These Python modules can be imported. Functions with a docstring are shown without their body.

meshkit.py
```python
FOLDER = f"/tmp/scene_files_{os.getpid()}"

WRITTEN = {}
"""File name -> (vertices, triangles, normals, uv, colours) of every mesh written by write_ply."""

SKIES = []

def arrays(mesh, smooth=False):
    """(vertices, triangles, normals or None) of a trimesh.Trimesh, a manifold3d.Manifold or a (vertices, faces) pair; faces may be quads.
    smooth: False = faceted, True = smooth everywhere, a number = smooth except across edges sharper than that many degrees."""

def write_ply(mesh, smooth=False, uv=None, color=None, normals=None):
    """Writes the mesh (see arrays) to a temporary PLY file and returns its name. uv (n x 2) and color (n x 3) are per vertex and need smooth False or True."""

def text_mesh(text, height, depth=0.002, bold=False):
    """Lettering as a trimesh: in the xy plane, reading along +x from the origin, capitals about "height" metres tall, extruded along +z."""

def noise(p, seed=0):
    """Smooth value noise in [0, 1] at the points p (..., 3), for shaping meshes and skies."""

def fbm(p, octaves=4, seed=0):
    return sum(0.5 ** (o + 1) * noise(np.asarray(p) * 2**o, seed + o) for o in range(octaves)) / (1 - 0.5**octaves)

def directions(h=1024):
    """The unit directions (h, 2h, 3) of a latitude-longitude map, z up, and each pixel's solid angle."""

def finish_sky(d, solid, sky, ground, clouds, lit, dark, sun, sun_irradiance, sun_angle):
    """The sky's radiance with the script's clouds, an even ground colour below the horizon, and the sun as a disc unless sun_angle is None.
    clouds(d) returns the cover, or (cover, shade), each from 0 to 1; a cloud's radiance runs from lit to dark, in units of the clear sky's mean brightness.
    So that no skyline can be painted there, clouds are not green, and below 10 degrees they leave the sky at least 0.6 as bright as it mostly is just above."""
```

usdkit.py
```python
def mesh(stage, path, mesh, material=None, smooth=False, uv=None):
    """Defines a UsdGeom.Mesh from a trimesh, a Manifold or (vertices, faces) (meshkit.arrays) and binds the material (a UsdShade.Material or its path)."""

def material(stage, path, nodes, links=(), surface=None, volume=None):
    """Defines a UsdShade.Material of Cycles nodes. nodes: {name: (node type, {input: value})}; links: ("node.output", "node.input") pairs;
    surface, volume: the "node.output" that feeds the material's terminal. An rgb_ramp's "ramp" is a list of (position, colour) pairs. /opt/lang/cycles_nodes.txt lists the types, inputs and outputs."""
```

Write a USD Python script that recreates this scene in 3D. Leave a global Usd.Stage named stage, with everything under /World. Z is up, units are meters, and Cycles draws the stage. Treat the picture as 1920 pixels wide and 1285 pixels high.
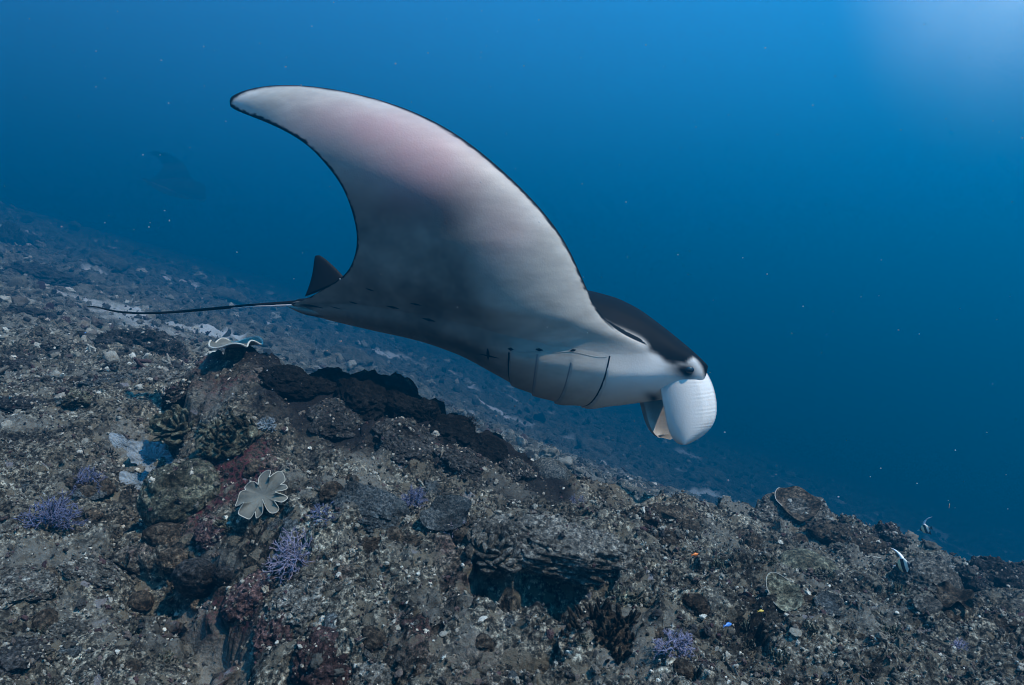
import math, random
import numpy as np, trimesh, usdkit, meshkit
import manifold3d as m3
from scipy.interpolate import CubicSpline, PchipInterpolator, RBFInterpolator
from scipy.spatial import cKDTree
from pxr import Usd, UsdGeom, UsdLux, UsdShade, Sdf, Gf, Vt

stage = Usd.Stage.CreateInMemory()
UsdGeom.SetStageUpAxis(stage, 'Z')
UsdGeom.SetStageMetersPerUnit(stage, 1.0)
UsdGeom.Xform.Define(stage, '/World')
UsdGeom.Scope.Define(stage, '/World/Looks')

# ------------------------------------------------------------------ camera, sky, sun, exposure
FPX = 1251.0                                   # focal length in pixels of a 1920 px wide frame
cam = UsdGeom.Camera.Define(stage, '/World/camera')
cam.CreateHorizontalApertureAttr(36.0)
cam.CreateFocalLengthAttr(36.0 * FPX / 1920.0)
cam.CreateClippingRangeAttr(Gf.Vec2f(0.05, 1000.0))
UsdGeom.Xformable(cam).AddRotateXYZOp().Set(Gf.Vec3f(90, 0, 0))      # at the origin, level, looking along +y
EXPOSURE = 3.15
cam.CreateExposureAttr(EXPOSURE)
SUN = np.array([0.48, -0.34, 0.81]); SUN /= np.linalg.norm(SUN)
SKY_STRENGTH = 0.05
SUN_INTENSITY = 1.25
WATER_DENSITY = 0.066
WATER_COLOR = (0.0, 0.335, 0.88)
WATER_G = 0.58

SKY_GLOW = (44.0, 50.0, 48.0)                     # bright lobe added to the sky to make the glow at upper right
sun = UsdLux.DistantLight.Define(stage, '/World/sun')
sun.CreateIntensityAttr(SUN_INTENSITY); sun.CreateAngleAttr(0.5); sun.CreateNormalizeAttr(True)
sun.CreateColorAttr(Gf.Vec3f(1.0, 0.89, 0.74))
_q = Gf.Rotation(Gf.Vec3d(0, 0, 1), Gf.Vec3d(*map(float, SUN))).GetQuat()
UsdGeom.Xformable(sun).AddOrientOp().Set(Gf.Quatf(_q))
sky = UsdLux.DomeLight.Define(stage, '/World/sky')
sky_mat = usdkit.material(stage, '/World/Looks/daylight_sky', {
    's': ('sky_texture', {'sky_type': 'single_scattering', 'sun_disc': False, 'sun_elevation': math.asin(SUN[2]), 'sun_rotation': math.atan2(SUN[0], SUN[1])}),
    'g': ('texture_coordinate', {}), 'nv': ('vector_math', {'math_type': 'normalize'}), 'd': ('vector_math', {'math_type': 'dot_product', 'vector2': (.655, .625, .425)}),
    'm': ('map_range', {'range_type': 'smoothstep', 'from_min': .945, 'from_max': 1.0, 'to_min': 0, 'to_max': 1}), 'n': ('noise_texture', {'scale': 3.0, 'detail': 6, 'roughness': .6}),
    'nr': ('map_range', {'from_min': .3, 'from_max': .7, 'to_min': .35, 'to_max': 1.0, 'clamp': True}), 'mu': ('math', {'math_type': 'multiply'}),
    'c': ('mix_color', {'b': SKY_GLOW, 'use_clamp': False}), 'b': ('background_shader', {'strength': SKY_STRENGTH})},
    [('g.generated', 'nv.vector1'), ('nv.vector', 'd.vector1'), ('d.value', 'm.value'), ('g.generated', 'n.vector'), ('n.fac', 'nr.value'), ('m.result', 'mu.value1'), ('nr.result', 'mu.value2'),
     ('mu.value', 'c.fac'), ('s.color', 'c.a'), ('c.result', 'b.color')], surface='b.background')
UsdShade.MaterialBindingAPI.Apply(sky.GetPrim()).Bind(sky_mat)
sky.GetPrim().SetCustomDataByKey('kind', 'structure')

# ------------------------------------------------------------------ helpers
def P(px, py, y):
    """The point at depth y seen at a pixel of the 1920 x 1285 frame."""
    return np.array([(px - 960.0) / FPX * y, y, (642.5 - py) / FPX * y])

used = {}
def numbered(name, parent='/World'):
    k = parent + '/' + name; n = used.get(k, 0); used[k] = n + 1
    return name if n == 0 else f'{name}_{n:03d}'
def tag(prim, label=None, cat=None, group=None, kind=None):
    p = prim.GetPrim() if hasattr(prim, 'GetPrim') else prim
    for k, v in (('label', label), ('category', cat), ('group', group), ('kind', kind)):
        if v: p.SetCustomDataByKey(k, v)
    return prim
def thing(name, loc, label, cat, group=None):
    x = UsdGeom.Xform.Define(stage, '/World/' + numbered(name))
    x.AddTranslateOp().Set(Gf.Vec3d(*map(float, loc)))
    return tag(x, label, cat, group)
def obj(name, mesh, mat, parent=None, smooth=40, kind=None, prim_vars=None):
    pp = str(parent.GetPath()) if parent is not None else '/World'
    m = usdkit.mesh(stage, pp + '/' + numbered(name, pp), mesh, MAT[mat] if isinstance(mat, str) else mat, smooth=True if prim_vars else smooth)
    for k, v in (prim_vars or {}).items():
        v = np.asarray(v, np.float32)
        api = UsdGeom.PrimvarsAPI(m)
        if v.ndim == 1: api.CreatePrimvar(k, Sdf.ValueTypeNames.FloatArray, 'vertex').Set(Vt.FloatArray.FromNumpy(v))
        else: api.CreatePrimvar(k, Sdf.ValueTypeNames.Color3fArray, 'vertex').Set(Vt.Vec3fArray.FromNumpy(v))
    if kind: tag(m, kind=kind)
    return m
def grid_faces(nu, nv, wrap_v=False):
    i, j = np.meshgrid(np.arange(nu - 1), np.arange(nv if wrap_v else nv - 1), indexing='ij')
    j2 = (j + 1) % nv
    a, b, c, d = i * nv + j, i * nv + j2, (i + 1) * nv + j2, (i + 1) * nv + j
    return np.concatenate([np.stack([a, b, c], -1).reshape(-1, 3), np.stack([a, c, d], -1).reshape(-1, 3)])
def closed_loft(rings):
    """rings (n, m, 3) -> closed mesh with fan caps."""
    rings = np.asarray(rings); n, m, _ = rings.shape
    v = np.concatenate([rings.reshape(-1, 3), rings[:1].mean(1), rings[-1:].mean(1)])
    f = [grid_faces(n, m, True)]
    k = np.arange(m); k2 = (k + 1) % m
    f.append(np.stack([np.full(m, n * m), k2, k], -1))
    f.append(np.stack([np.full(m, n * m + 1), (n - 1) * m + k, (n - 1) * m + k2], -1))
    t = trimesh.Trimesh(v, np.concatenate(f), process=False)
    if t.volume < 0: t.invert()
    return t
def tube(points, radii, sides=8):
    p = np.asarray(points, float); r = np.broadcast_to(radii, (len(p),))
    t = np.gradient(p, axis=0); t /= np.linalg.norm(t, axis=1, keepdims=True) + 1e-12
    ref = np.array([0, 0, 1.0]) if abs(t[:, 2]).mean() < 0.9 else np.array([1.0, 0, 0])
    a = np.cross(t, ref); a /= np.linalg.norm(a, axis=1, keepdims=True) + 1e-12
    b = np.cross(t, a); g = np.arange(sides) * 2 * np.pi / sides
    rings = p[:, None] + r[:, None, None] * (np.cos(g)[None, :, None] * a[:, None] + np.sin(g)[None, :, None] * b[:, None])
    return closed_loft(rings)
def smoothstep(x, a, b):
    t = np.clip((np.asarray(x, float) - a) / (b - a), 0, 1); return t * t * (3 - 2 * t)
cat = trimesh.util.concatenate
# ------------------------------------------------------------------ materials
MAT = {}
def material(name, nodes, links, surface='p.BSDF', volume=None):
    MAT[name] = usdkit.material(stage, '/World/Looks/' + name, nodes, links, surface=surface, volume=volume)
def mottled(name, dark, light, scale=30, rough=.8, bump=.4, bscale=90, dist=.004, spread=.3, speck=None):
    """A skin of two tones broken by noise, with fine relief; the tone also shifts from one object to the next."""
    nodes = {'g': ('texture_coordinate', {}), 'n': ('noise_texture', {'scale': scale, 'detail': 6, 'roughness': .65}),
             'r': ('rgb_ramp', {'ramp': [(.3, dark), (.7, light)]}), 'n2': ('noise_texture', {'scale': bscale, 'detail': 4, 'roughness': .6}),
             'b': ('bump', {'strength': bump, 'distance': dist}), 'o': ('object_info', {}), 'mr': ('map_range', {'to_min': 1 - spread, 'to_max': 1 + spread}),
             'h': ('hsv', {}), 'p': ('principled_bsdf', {'roughness': rough, 'specular_ior_level': .3})}
    links = [('g.object', 'n.vector'), ('g.object', 'n2.vector'), ('n.fac', 'r.fac'), ('n2.fac', 'b.height'), ('b.normal', 'p.normal'),
             ('o.random', 'mr.value'), ('mr.result', 'h.value'), ('r.color', 'h.color'), ('h.color', 'p.base_color')]
    material(name, nodes, links)

def speckled(name, gain=1.0, tint=(1, .975, .88), lo=.30, hi=.68, scale=75, spread=.2):
    c = lambda v: tuple(min(v * gain * t, .8) for t in tint)
    material(name, {'g': ('geometry', {}), 'n': ('noise_texture', {'scale': scale, 'detail': 7, 'roughness': .72}), 'n2': ('noise_texture', {'scale': 210, 'detail': 5, 'roughness': .7}), 'nl': ('noise_texture', {'scale': 9, 'detail': 5, 'roughness': .6}),
        'ra': ('rgb_ramp', {'ramp': [(lo, c(.010)), (.44, c(.045)), (.54, c(.12)), (hi, c(.34))]}), 'rb': ('rgb_ramp', {'ramp': [(.33, (.30, .29, .28)), (.5, (.85, .85, .83)), (.66, (1.5, 1.5, 1.47))]}), 'rl': ('rgb_ramp', {'ramp': [(.36, (.40, .37, .34)), (.5, (.95, .95, .93)), (.64, (1.3, 1.3, 1.28))]}),
        'mul': ('vector_math', {'math_type': 'multiply'}), 'mul2': ('vector_math', {'math_type': 'multiply'}), 'sc': ('vector_math', {'math_type': 'scale'}), 'o': ('object_info', {}), 'mr': ('map_range', {'to_min': 1 - spread, 'to_max': 1 + spread}),
        'b': ('bump', {'strength': 1.0, 'distance': .010}), 'b2': ('bump', {'strength': .8, 'distance': .004}), 'p': ('principled_bsdf', {'roughness': .9, 'specular_ior_level': .08})},
        [('g.position', 'n.vector'), ('g.position', 'n2.vector'), ('g.position', 'nl.vector'), ('n.fac', 'ra.fac'), ('n2.fac', 'rb.fac'), ('nl.fac', 'rl.fac'), ('ra.color', 'mul.vector1'), ('rb.color', 'mul.vector2'), ('mul.vector', 'mul2.vector1'), ('rl.color', 'mul2.vector2'),
         ('o.random', 'mr.value'), ('mul2.vector', 'sc.vector1'), ('mr.result', 'sc.scale'), ('sc.vector', 'p.base_color'), ('n.fac', 'b.height'), ('n2.fac', 'b2.height'), ('b.normal', 'b2.normal'), ('b2.normal', 'p.normal')])

# the sea itself: one closed body of blue water round everything
MAT['sea_water'] = usdkit.material(stage, '/World/Looks/sea_water', {
    'v': ('principled_volume', {'color': WATER_COLOR, 'density': WATER_DENSITY, 'anisotropy': WATER_G})}, volume='v.volume')
WATER_TOP = 24.0
_b = trimesh.creation.box(extents=(360, 210, WATER_TOP + 24)); _b.apply_translation((0, 80, (WATER_TOP - 24) / 2))
haze = obj('haze', _b, 'sea_water', smooth=False)
tag(haze, 'clear blue sea water that swallows everything far away', 'sea water', kind='stuff')

# manta skin: white belly with grey (part pigment, part painted shading) and rosy areas, black back
material('manta_skin', {
    'aw': ('attribute', {'attribute': 'white'}), 'cw': ('mix_color', {'b': (.56, .53, .49)}), 'ad': ('attribute', {'attribute': 'dark'}), 'ag': ('attribute', {'attribute': 'grey'}), 'ap': ('attribute', {'attribute': 'rosy'}),
    'g': ('geometry', {}), 'm': ('mapping', {'scale': (5, 5, 14), 'rotation': (0, -.5, 0)}), 'n': ('noise_texture', {'scale': 1.6, 'detail': 7, 'roughness': .65}),
    'n3': ('noise_texture', {'scale': 5, 'detail': 5, 'roughness': .6}), 'n2': ('noise_texture', {'scale': 130, 'detail': 3}),
    'r': ('rgb_ramp', {'ramp': [(.34, (.24, .213, .178)), (.5, (.285, .255, .215)), (.64, (.325, .293, .25))]}),
    'c1': ('mix_color', {'b': (.055, .047, .039)}), 'c2': ('mix_color', {'b': (.34, .185, .178)}), 'c3': ('mix_color', {'b': (.005, .0055, .006)}),
    'r3': ('map_range', {'from_min': .3, 'from_max': .7, 'to_min': .62, 'to_max': 1.15, 'clamp': True}), 'mg': ('math', {'math_type': 'multiply'}), 'mp': ('math', {'math_type': 'multiply'}),
    'b': ('bump', {'strength': .25, 'distance': .002}), 'sp': ('map_range', {'to_min': .3, 'to_max': .02}), 'p': ('principled_bsdf', {'roughness': .55})},
    [('ad.fac', 'sp.value'), ('sp.result', 'p.specular_ior_level'), ('g.position', 'm.vector'), ('m.vector', 'n.vector'), ('g.position', 'n3.vector'), ('g.position', 'n2.vector'), ('n.fac', 'r.fac'), ('n3.fac', 'r3.value'),
     ('ag.fac', 'mg.value1'), ('r3.result', 'mg.value2'), ('ap.fac', 'mp.value1'), ('r3.result', 'mp.value2'),
     ('r.color', 'cw.a'), ('aw.fac', 'cw.fac'), ('cw.result', 'c1.a'), ('mg.value', 'c1.fac'), ('c1.result', 'c2.a'), ('mp.value', 'c2.fac'), ('c2.result', 'c3.a'), ('ad.fac', 'c3.fac'),
     ('c3.result', 'p.base_color'), ('n2.fac', 'b.height'), ('b.normal', 'p.normal')])
material('black_skin', {'p': ('principled_bsdf', {'base_color': (.005, .0055, .006), 'roughness': .5, 'specular_ior_level': .03})}, [])
material('eye_black', {'p': ('principled_bsdf', {'base_color': (.006, .006, .008), 'roughness': .12})}, [])
material('fold_grey', {'p': ('principled_bsdf', {'base_color': (.19, .18, .165), 'roughness': .6})}, [])
material('slit_grey', {'p': ('principled_bsdf', {'base_color': (.10, .10, .105), 'roughness': .6})}, [])
# ------------------------------------------------------------------ the manta ray
# body frame: X forward, Y to its left (away from the camera), Z up; origin at the middle of the body
MANTA = P(945, 632, 2.9)
PITCH, ROLL = math.radians(9.5), math.radians(4.0)
def _rot(axis, a):
    c, s = math.cos(a), math.sin(a)
    return np.array({'x': [[1, 0, 0], [0, c, -s], [0, s, c]], 'y': [[c, 0, s], [0, 1, 0], [-s, 0, c]], 'z': [[c, -s, 0], [s, c, 0], [0, 0, 1]]}[axis])
RB = _rot('y', PITCH) @ _rot('x', -ROLL)        # nose down, belly rolled towards the camera
def to_body(p): return (np.asarray(p) - MANTA) @ RB
def from_body(p): return np.asarray(p) @ RB.T   # still relative to MANTA (the Xform carries the translation)

GILLS = [(to_body(P(a, 660, 2.6))[0], b) for a, b in ((957, -.10), (1010, -.06), (1073, .05), (1142, .13))]
def build_manta():
    # ---- body: cross sections along X
    st = np.array([(-.96, .012, .012, .012), (-.90, .04, .022, .034), (-.80, .09, .035, .05), (-.6, .19, .075, .064), (-.4, .26, .115, .074), (-.2, .31, .16, .105),
                   (0, .335, .21, .17), (.15, .345, .24, .22), (.3, .345, .252, .243), (.42, .335, .243, .238), (.52, .325, .216, .215), (.62, .31, .166, .185), (.70, .295, .118, .16), (.77, .28, .068, .137), (.815, .255, .024, .112), (.838, .19, -.008, .085), (.85, .05, -.03, .045)])
    xs = np.concatenate([np.linspace(-.96, -.06, 70), np.linspace(-.05, .44, 110), np.linspace(.45, .77, 36), np.linspace(.775, .85, 22)])
    w, tp, bt = (PchipInterpolator(st[:, 0], st[:, k])(xs) for k in (1, 2, 3))
    g = np.linspace(0, 2 * np.pi, 120, endpoint=False)
    e = 2 / 2.35
    cy, cz = np.sign(np.cos(g)) * abs(np.cos(g)) ** e, np.sign(np.sin(g)) * abs(np.sin(g)) ** e
    z = np.where(cz[None] > 0, cz[None] * tp[:, None], cz[None] * bt[:, None])
    rings = np.stack([np.broadcast_to(xs[:, None], z.shape), cy[None] * w[:, None], z], -1)
    # the flaps between the gill slits: shallow steps along the belly
    X, Y, Z = rings[..., 0].copy(), rings[..., 1], rings[..., 2]
    for x0, sl in GILLS:
        d = (X - (x0 - sl * (.31 - abs(Y)))) / .105
        step = np.where(d > 0, smoothstep(1 - d, 0, 1) * smoothstep(d, 0, .045), 0) * .0105
        Z -= step * smoothstep(-Z, .015, .06) * smoothstep(abs(Y), .02, .07)
    body = closed_loft(rings)
    body_attr = np.zeros((len(body.vertices), 4))
    # ---- near wing: leading and trailing edge in space
    Lp = [(1230, 672, 2.95), (1246, 663, 2.64), (1192, 640, 2.565), (1138, 604, 2.545), (1100, 541, 2.53), (1064, 463, 2.50), (1012, 390, 2.475), (942, 320, 2.46), (850, 249, 2.475), (740, 198, 2.52), (620, 169, 2.585), (520, 162, 2.645), (456, 172, 2.67), (434, 184, 2.665)]
    Tp = [(545, 572, 2.95), (556, 568, 2.85), (596, 547, 2.75), (637, 523, 2.65), (660, 494, 2.58), (669, 455, 2.54), (664, 412, 2.51), (645, 358, 2.465), (614, 312, 2.455), (576, 273, 2.47), (530, 244, 2.51), (485, 224, 2.575), (452, 211, 2.63), (432, 200, 2.66)]
    k = np.arange(len(Lp)) / (len(Lp) - 1)
    tt = np.linspace(0, 1, 150)
    L = CubicSpline(k, [to_body(P(*p)) for p in Lp])(tt); T = CubicSpline(k, [to_body(P(*p)) for p in Tp])(tt)
    c = .5 - .5 * np.cos(np.linspace(0, np.pi, 90)); c = c[1:-1]
    chord = T - L; mid = (L + T) / 2
    dt = np.gradient(mid, axis=0)
    n = np.cross(chord, dt); n /= np.linalg.norm(n, axis=1, keepdims=True)
    ncam = -to_body(MANTA + np.array([0, 1.0, 0]))
    n *= np.sign(n @ ncam)[:, None]                                     # ventral side
    from scipy.ndimage import gaussian_filter1d
    n = gaussian_filter1d(n, 6, axis=0); n /= np.linalg.norm(n, axis=1, keepdims=True)
    clen = np.linalg.norm(chord, axis=1)
    prof_v = c ** .62 * (1 - c) ** .95; prof_v /= prof_v.max()
    prof_d = c ** .6 * (1 - c) ** 1.0; prof_d /= prof_d.max()
    tv = np.interp(tt, [0, .1, .25, .4, .6, .8, .95, 1], [.05, .06, .085, .085, .06, .03, .008, .004])
    td = np.interp(tt, [0, .1, .25, .4, .6, .8, .95, 1], [.06, .07, .07, .05, .032, .016, .006, .004])
    base = L[:, None] + chord[:, None] * c[None, :, None]
    # a soft camber so the wing's free end sweeps in a curve rather than a plane
    cam_ = np.interp(tt, [0, .2, .5, .8, 1], [0, .0, .02, .02, .004])[:, None] * np.sin(np.pi * c)[None]
    ven = base + n[:, None] * (tv[:, None] * prof_v[None] + cam_)[..., None]
    dor = base - n[:, None] * (td[:, None] * prof_d[None] - cam_)[..., None]
    rings = np.concatenate([L[:, None], ven, T[:, None], dor[:, ::-1]], 1)
    m = rings.shape[1]; nc = len(c)
    wing = closed_loft(rings)
    cc = np.concatenate([[0], c, [1], c[::-1]]); side = np.concatenate([[.5], np.zeros(nc), [.5], np.ones(nc)])   # side 1 = back
    edge = np.minimum(cc[None] * clen[:, None], (1 - cc[None]) * clen[:, None])
    A = np.stack([np.broadcast_to(tt[:, None], edge.shape), np.broadcast_to(cc[None], edge.shape), np.broadcast_to(side[None], edge.shape), np.ones_like(edge)], -1).reshape(-1, 4)
    A = np.concatenate([A, [[0, .5, .5, 1], [1, .5, .5, 1]]])
    # ---- far wing: the other side, swung a little lower and further away
    far = np.array(wing.vertices) * [1, -1, 1]
    lat = smoothstep(A[:, 0], .12, .6)
    ang = -math.radians(48) * lat
    y0 = .25
    yy, zz = far[:, 1] - y0, far[:, 2]
    far2 = np.stack([far[:, 0] + .34 * lat * np.interp(A[:, 0], [0, 1], [0, 1]), y0 + yy * np.cos(ang) - zz * np.sin(ang), yy * np.sin(ang) + zz * np.cos(ang)], -1)
    wing2 = trimesh.Trimesh(far2, np.array(wing.faces)[:, ::-1], process=False)
    def man(t, attr):
        return m3.Manifold(m3.Mesh(np.ascontiguousarray(np.hstack([t.vertices, attr]).astype(np.float32)), np.ascontiguousarray(t.faces.astype(np.uint32))))
    parts = [man(body, body_attr), man(wing, A), man(wing2, A)]

    u = parts[0] + parts[1] + parts[2]
    mm = u.to_mesh()
    V, F, AT = mm.vert_properties[:, :3].astype(float), mm.tri_verts.astype(int), mm.vert_properties[:, 3:7].astype(float)
    key = np.round(V, 5); uq, inv = np.unique(key, axis=0, return_inverse=True); inv = inv.ravel()
    cnt = np.bincount(inv)
    V2 = np.stack([np.bincount(inv, V[:, q]) / cnt for q in range(3)], -1); A2 = np.stack([np.bincount(inv, AT[:, q]) / cnt for q in range(4)], -1)
    F = inv[F]; F = F[(F[:, 0] != F[:, 1]) & (F[:, 1] != F[:, 2]) & (F[:, 0] != F[:, 2])]
    # ---- smooth the joint between the wings and the body
    E = np.concatenate([F[:, [0, 1]], F[:, [1, 2]], F[:, [2, 0]]]); E = np.concatenate([E, E[:, ::-1]])
    from scipy.sparse import coo_matrix, diags
    W = coo_matrix((np.ones(len(E)), (E[:, 0], E[:, 1])), shape=(len(V2),) * 2).tocsr(); W.data[:] = 1
    W = diags(1 / np.maximum(np.asarray(W.sum(1)).ravel(), 1)) @ W
    seam = (A2[:, 3] > .02) & (A2[:, 3] < .98)
    d, _ = cKDTree(V2[seam]).query(V2)
    wt = (1 - smoothstep(d, .035, .10))
    wt *= 1 - smoothstep(V2[:, 0], .60, .70) * .8
    for it in range(60):
        V2 = V2 + (W @ V2 - V2) * (wt * .6)[:, None]
    for it in range(40):
        A2[:, 3] += (W @ A2[:, 3] - A2[:, 3]) * (wt)
    return V2, F, A2, clen
mv, mf, ma, mclen = build_manta()
from trimesh.ray.ray_pyembree import RayMeshIntersector
_mt = trimesh.Trimesh(from_body(mv) + MANTA, mf, process=False)
_mr = RayMeshIntersector(_mt)
def manta_masks():
    X, Y, Z = mv.T
    t, c, side, wing = ma.T
    wing = np.clip(wing, 0, 1)
    cl = np.interp(t, np.linspace(0, 1, len(mclen)), mclen)
    ed_l, ed_t = c * cl, (1 - c) * cl
    rag = (meshkit.fbm(mv * 55, 3, 5) - .5) * .016
    bl = np.interp(t, [.15, .3, .5, .62, .75, .9, 1], [.003, .005, .010, .022, .034, .036, .04])
    bt_ = np.interp(t, [.1, .3, .6, .9, 1], [.004, .006, .0075, .010, .02])
    dv = np.maximum(1 - smoothstep(ed_l + rag, bl * .7, bl * 1.5 + .002), 1 - smoothstep(ed_t + rag, bt_ * .7, bt_ * 1.4))
    dv *= smoothstep(t, .17, .24) * (1 - 0) + (ed_t < ed_l) * (1 - smoothstep(t, .17, .24))
    dark_w = np.where(side > .5, 1.0, dv)
    # body: black back, white belly; the border runs along the flank and over the eye
    _b = np.array([to_body(P(a, b, 2.60)) for a, b in [(545, 565), (800, 560), (1000, 590), (1130, 636), (1180, 654), (1232, 672), (1262, 690), (1285, 686), (1303, 675), (1316, 690), (1328, 708), (1345, 728)]])
    zb = np.interp(X, _b[:, 0], _b[:, 2])
    rg = (meshkit.fbm(mv * 14, 3, 9) - .5) * .03
    dark_b = smoothstep(Z - zb + rg, -.012, .02)
    dark = dark_w * smoothstep(wing, .3, .7) + dark_b * (1 - smoothstep(wing, .3, .7))
    def blob(px, py, rx, rz, y=2.45, near=True):
        q = to_body(P(px, py, y)); w = np.exp(-(((X - q[0]) / rx) ** 2 + ((Z - q[2]) / rz) ** 2))
        return w * (Y < .05)
    # dark smear behind and round the eye
    _h = _mr.intersects_location([[0, 0, 0]], [P(1290, 697, 1.0) / np.linalg.norm(P(1290, 697, 1.0))], multiple_hits=False)[0][0]
    ex, ez = to_body(_h)[[0, 2]]
    sx = X - ex
    smear = np.exp(-((sx / np.where(sx < 0, .085, .034)) ** 2 + ((Z - ez + .12 * sx) / .034) ** 2)) * (abs(Y) > .12)
    _h2 = _mr.intersects_location([[0, 0, 0]], [P(1226, 748, 1.0) / np.linalg.norm(P(1226, 748, 1.0))], multiple_hits=False)[0]
    if len(_h2):
        jx, jz = to_body(_h2[0])[[0, 2]]
        smear = np.maximum(smear, .9 * np.exp(-((X - jx) / .05) ** 2 - ((Z - jz + .25 * (X - jx)) / .016) ** 2))
    dark = np.clip(np.maximum(dark, smear * 1.15), 0, 1)
    rear = smoothstep(c, .42, .95) * (1 - smoothstep(t, .45, .8)) * wing
    grey = .62 * rear + 1.0 * blob(815, 500, .20, .26) + .75 * blob(770, 590, .34, .12) + .5 * blob(690, 500, .14, .16) + .5 * blob(800, 390, .14, .16)  # rear pigment, plus blobs that put the mid-wing shading into the colour
    body_grey = (1 - smoothstep(X, -.15, .35)) * .72 * (1 - wing)
    grey = np.clip(grey + body_grey, 0, .93)
    rosy = np.clip(1.0 * blob(780, 310, .22, .15) + .6 * blob(640, 235, .26, .10) + .35 * blob(940, 440, .12, .12), 0, .95)
    white = smoothstep(X, .28, .62) * (1 - np.clip(wing, 0, 1))
    white = np.maximum(white, .55 * smoothstep(t, .8, .97) * wing)
    return dark, grey, rosy, white

mg_ = thing('manta_ray', MANTA, 'large manta ray with raised white-bellied wing gliding over the reef', 'manta ray')
_dark, _grey, _rosy, _white = manta_masks()
obj('body', (from_body(mv), mf), 'manta_skin', mg_, smooth=True, prim_vars={'dark': _dark, 'grey': _grey, 'rosy': _rosy, 'white': _white})
def on_manta(px, py):
    d = P(px, py, 1.0); d /= np.linalg.norm(d)
    loc, _, tri = _mr.intersects_location([[0, 0, 0]], [d], multiple_hits=False)
    return (loc[0], _mt.face_normals[tri[0]]) if len(loc) else None
def ribbon(pix, width, lift=.0012, n=24, depth=.004):
    """A low ridge lying on the manta's skin along a line."""
    pix = np.asarray(pix, float); k = np.arange(len(pix)) / max(len(pix) - 1, 1)
    s = np.linspace(0, 1, n)
    q = (CubicSpline(k, pix)(s) if len(pix) > 2 else np.stack([np.interp(s, k, pix[:, j]) for j in (0, 1)], -1))
    hits = [(si, on_manta(*qi)) for si, qi in zip(s, q)]
    hits = [(si, h) for si, h in hits if h is not None]
    s = np.array([h[0] for h in hits]); pts = np.array([h[1][0] for h in hits]); nn = np.array([h[1][1] for h in hits])
    t = np.gradient(pts, axis=0); t /= np.linalg.norm(t, axis=1, keepdims=True) + 1e-12
    sd = np.cross(t, nn); sd /= np.linalg.norm(sd, axis=1, keepdims=True) + 1e-12
    w = np.interp(s, np.linspace(0, 1, len(width)), width)[:, None]
    rings = np.stack([pts + sd * w + nn * .0003, pts + nn * lift, pts - sd * w + nn * .0003, pts - nn * depth], 1)
    return closed_loft(rings - MANTA)
_bm = trimesh.Trimesh(mv, mf, process=False); _br = RayMeshIntersector(_bm)
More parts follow.
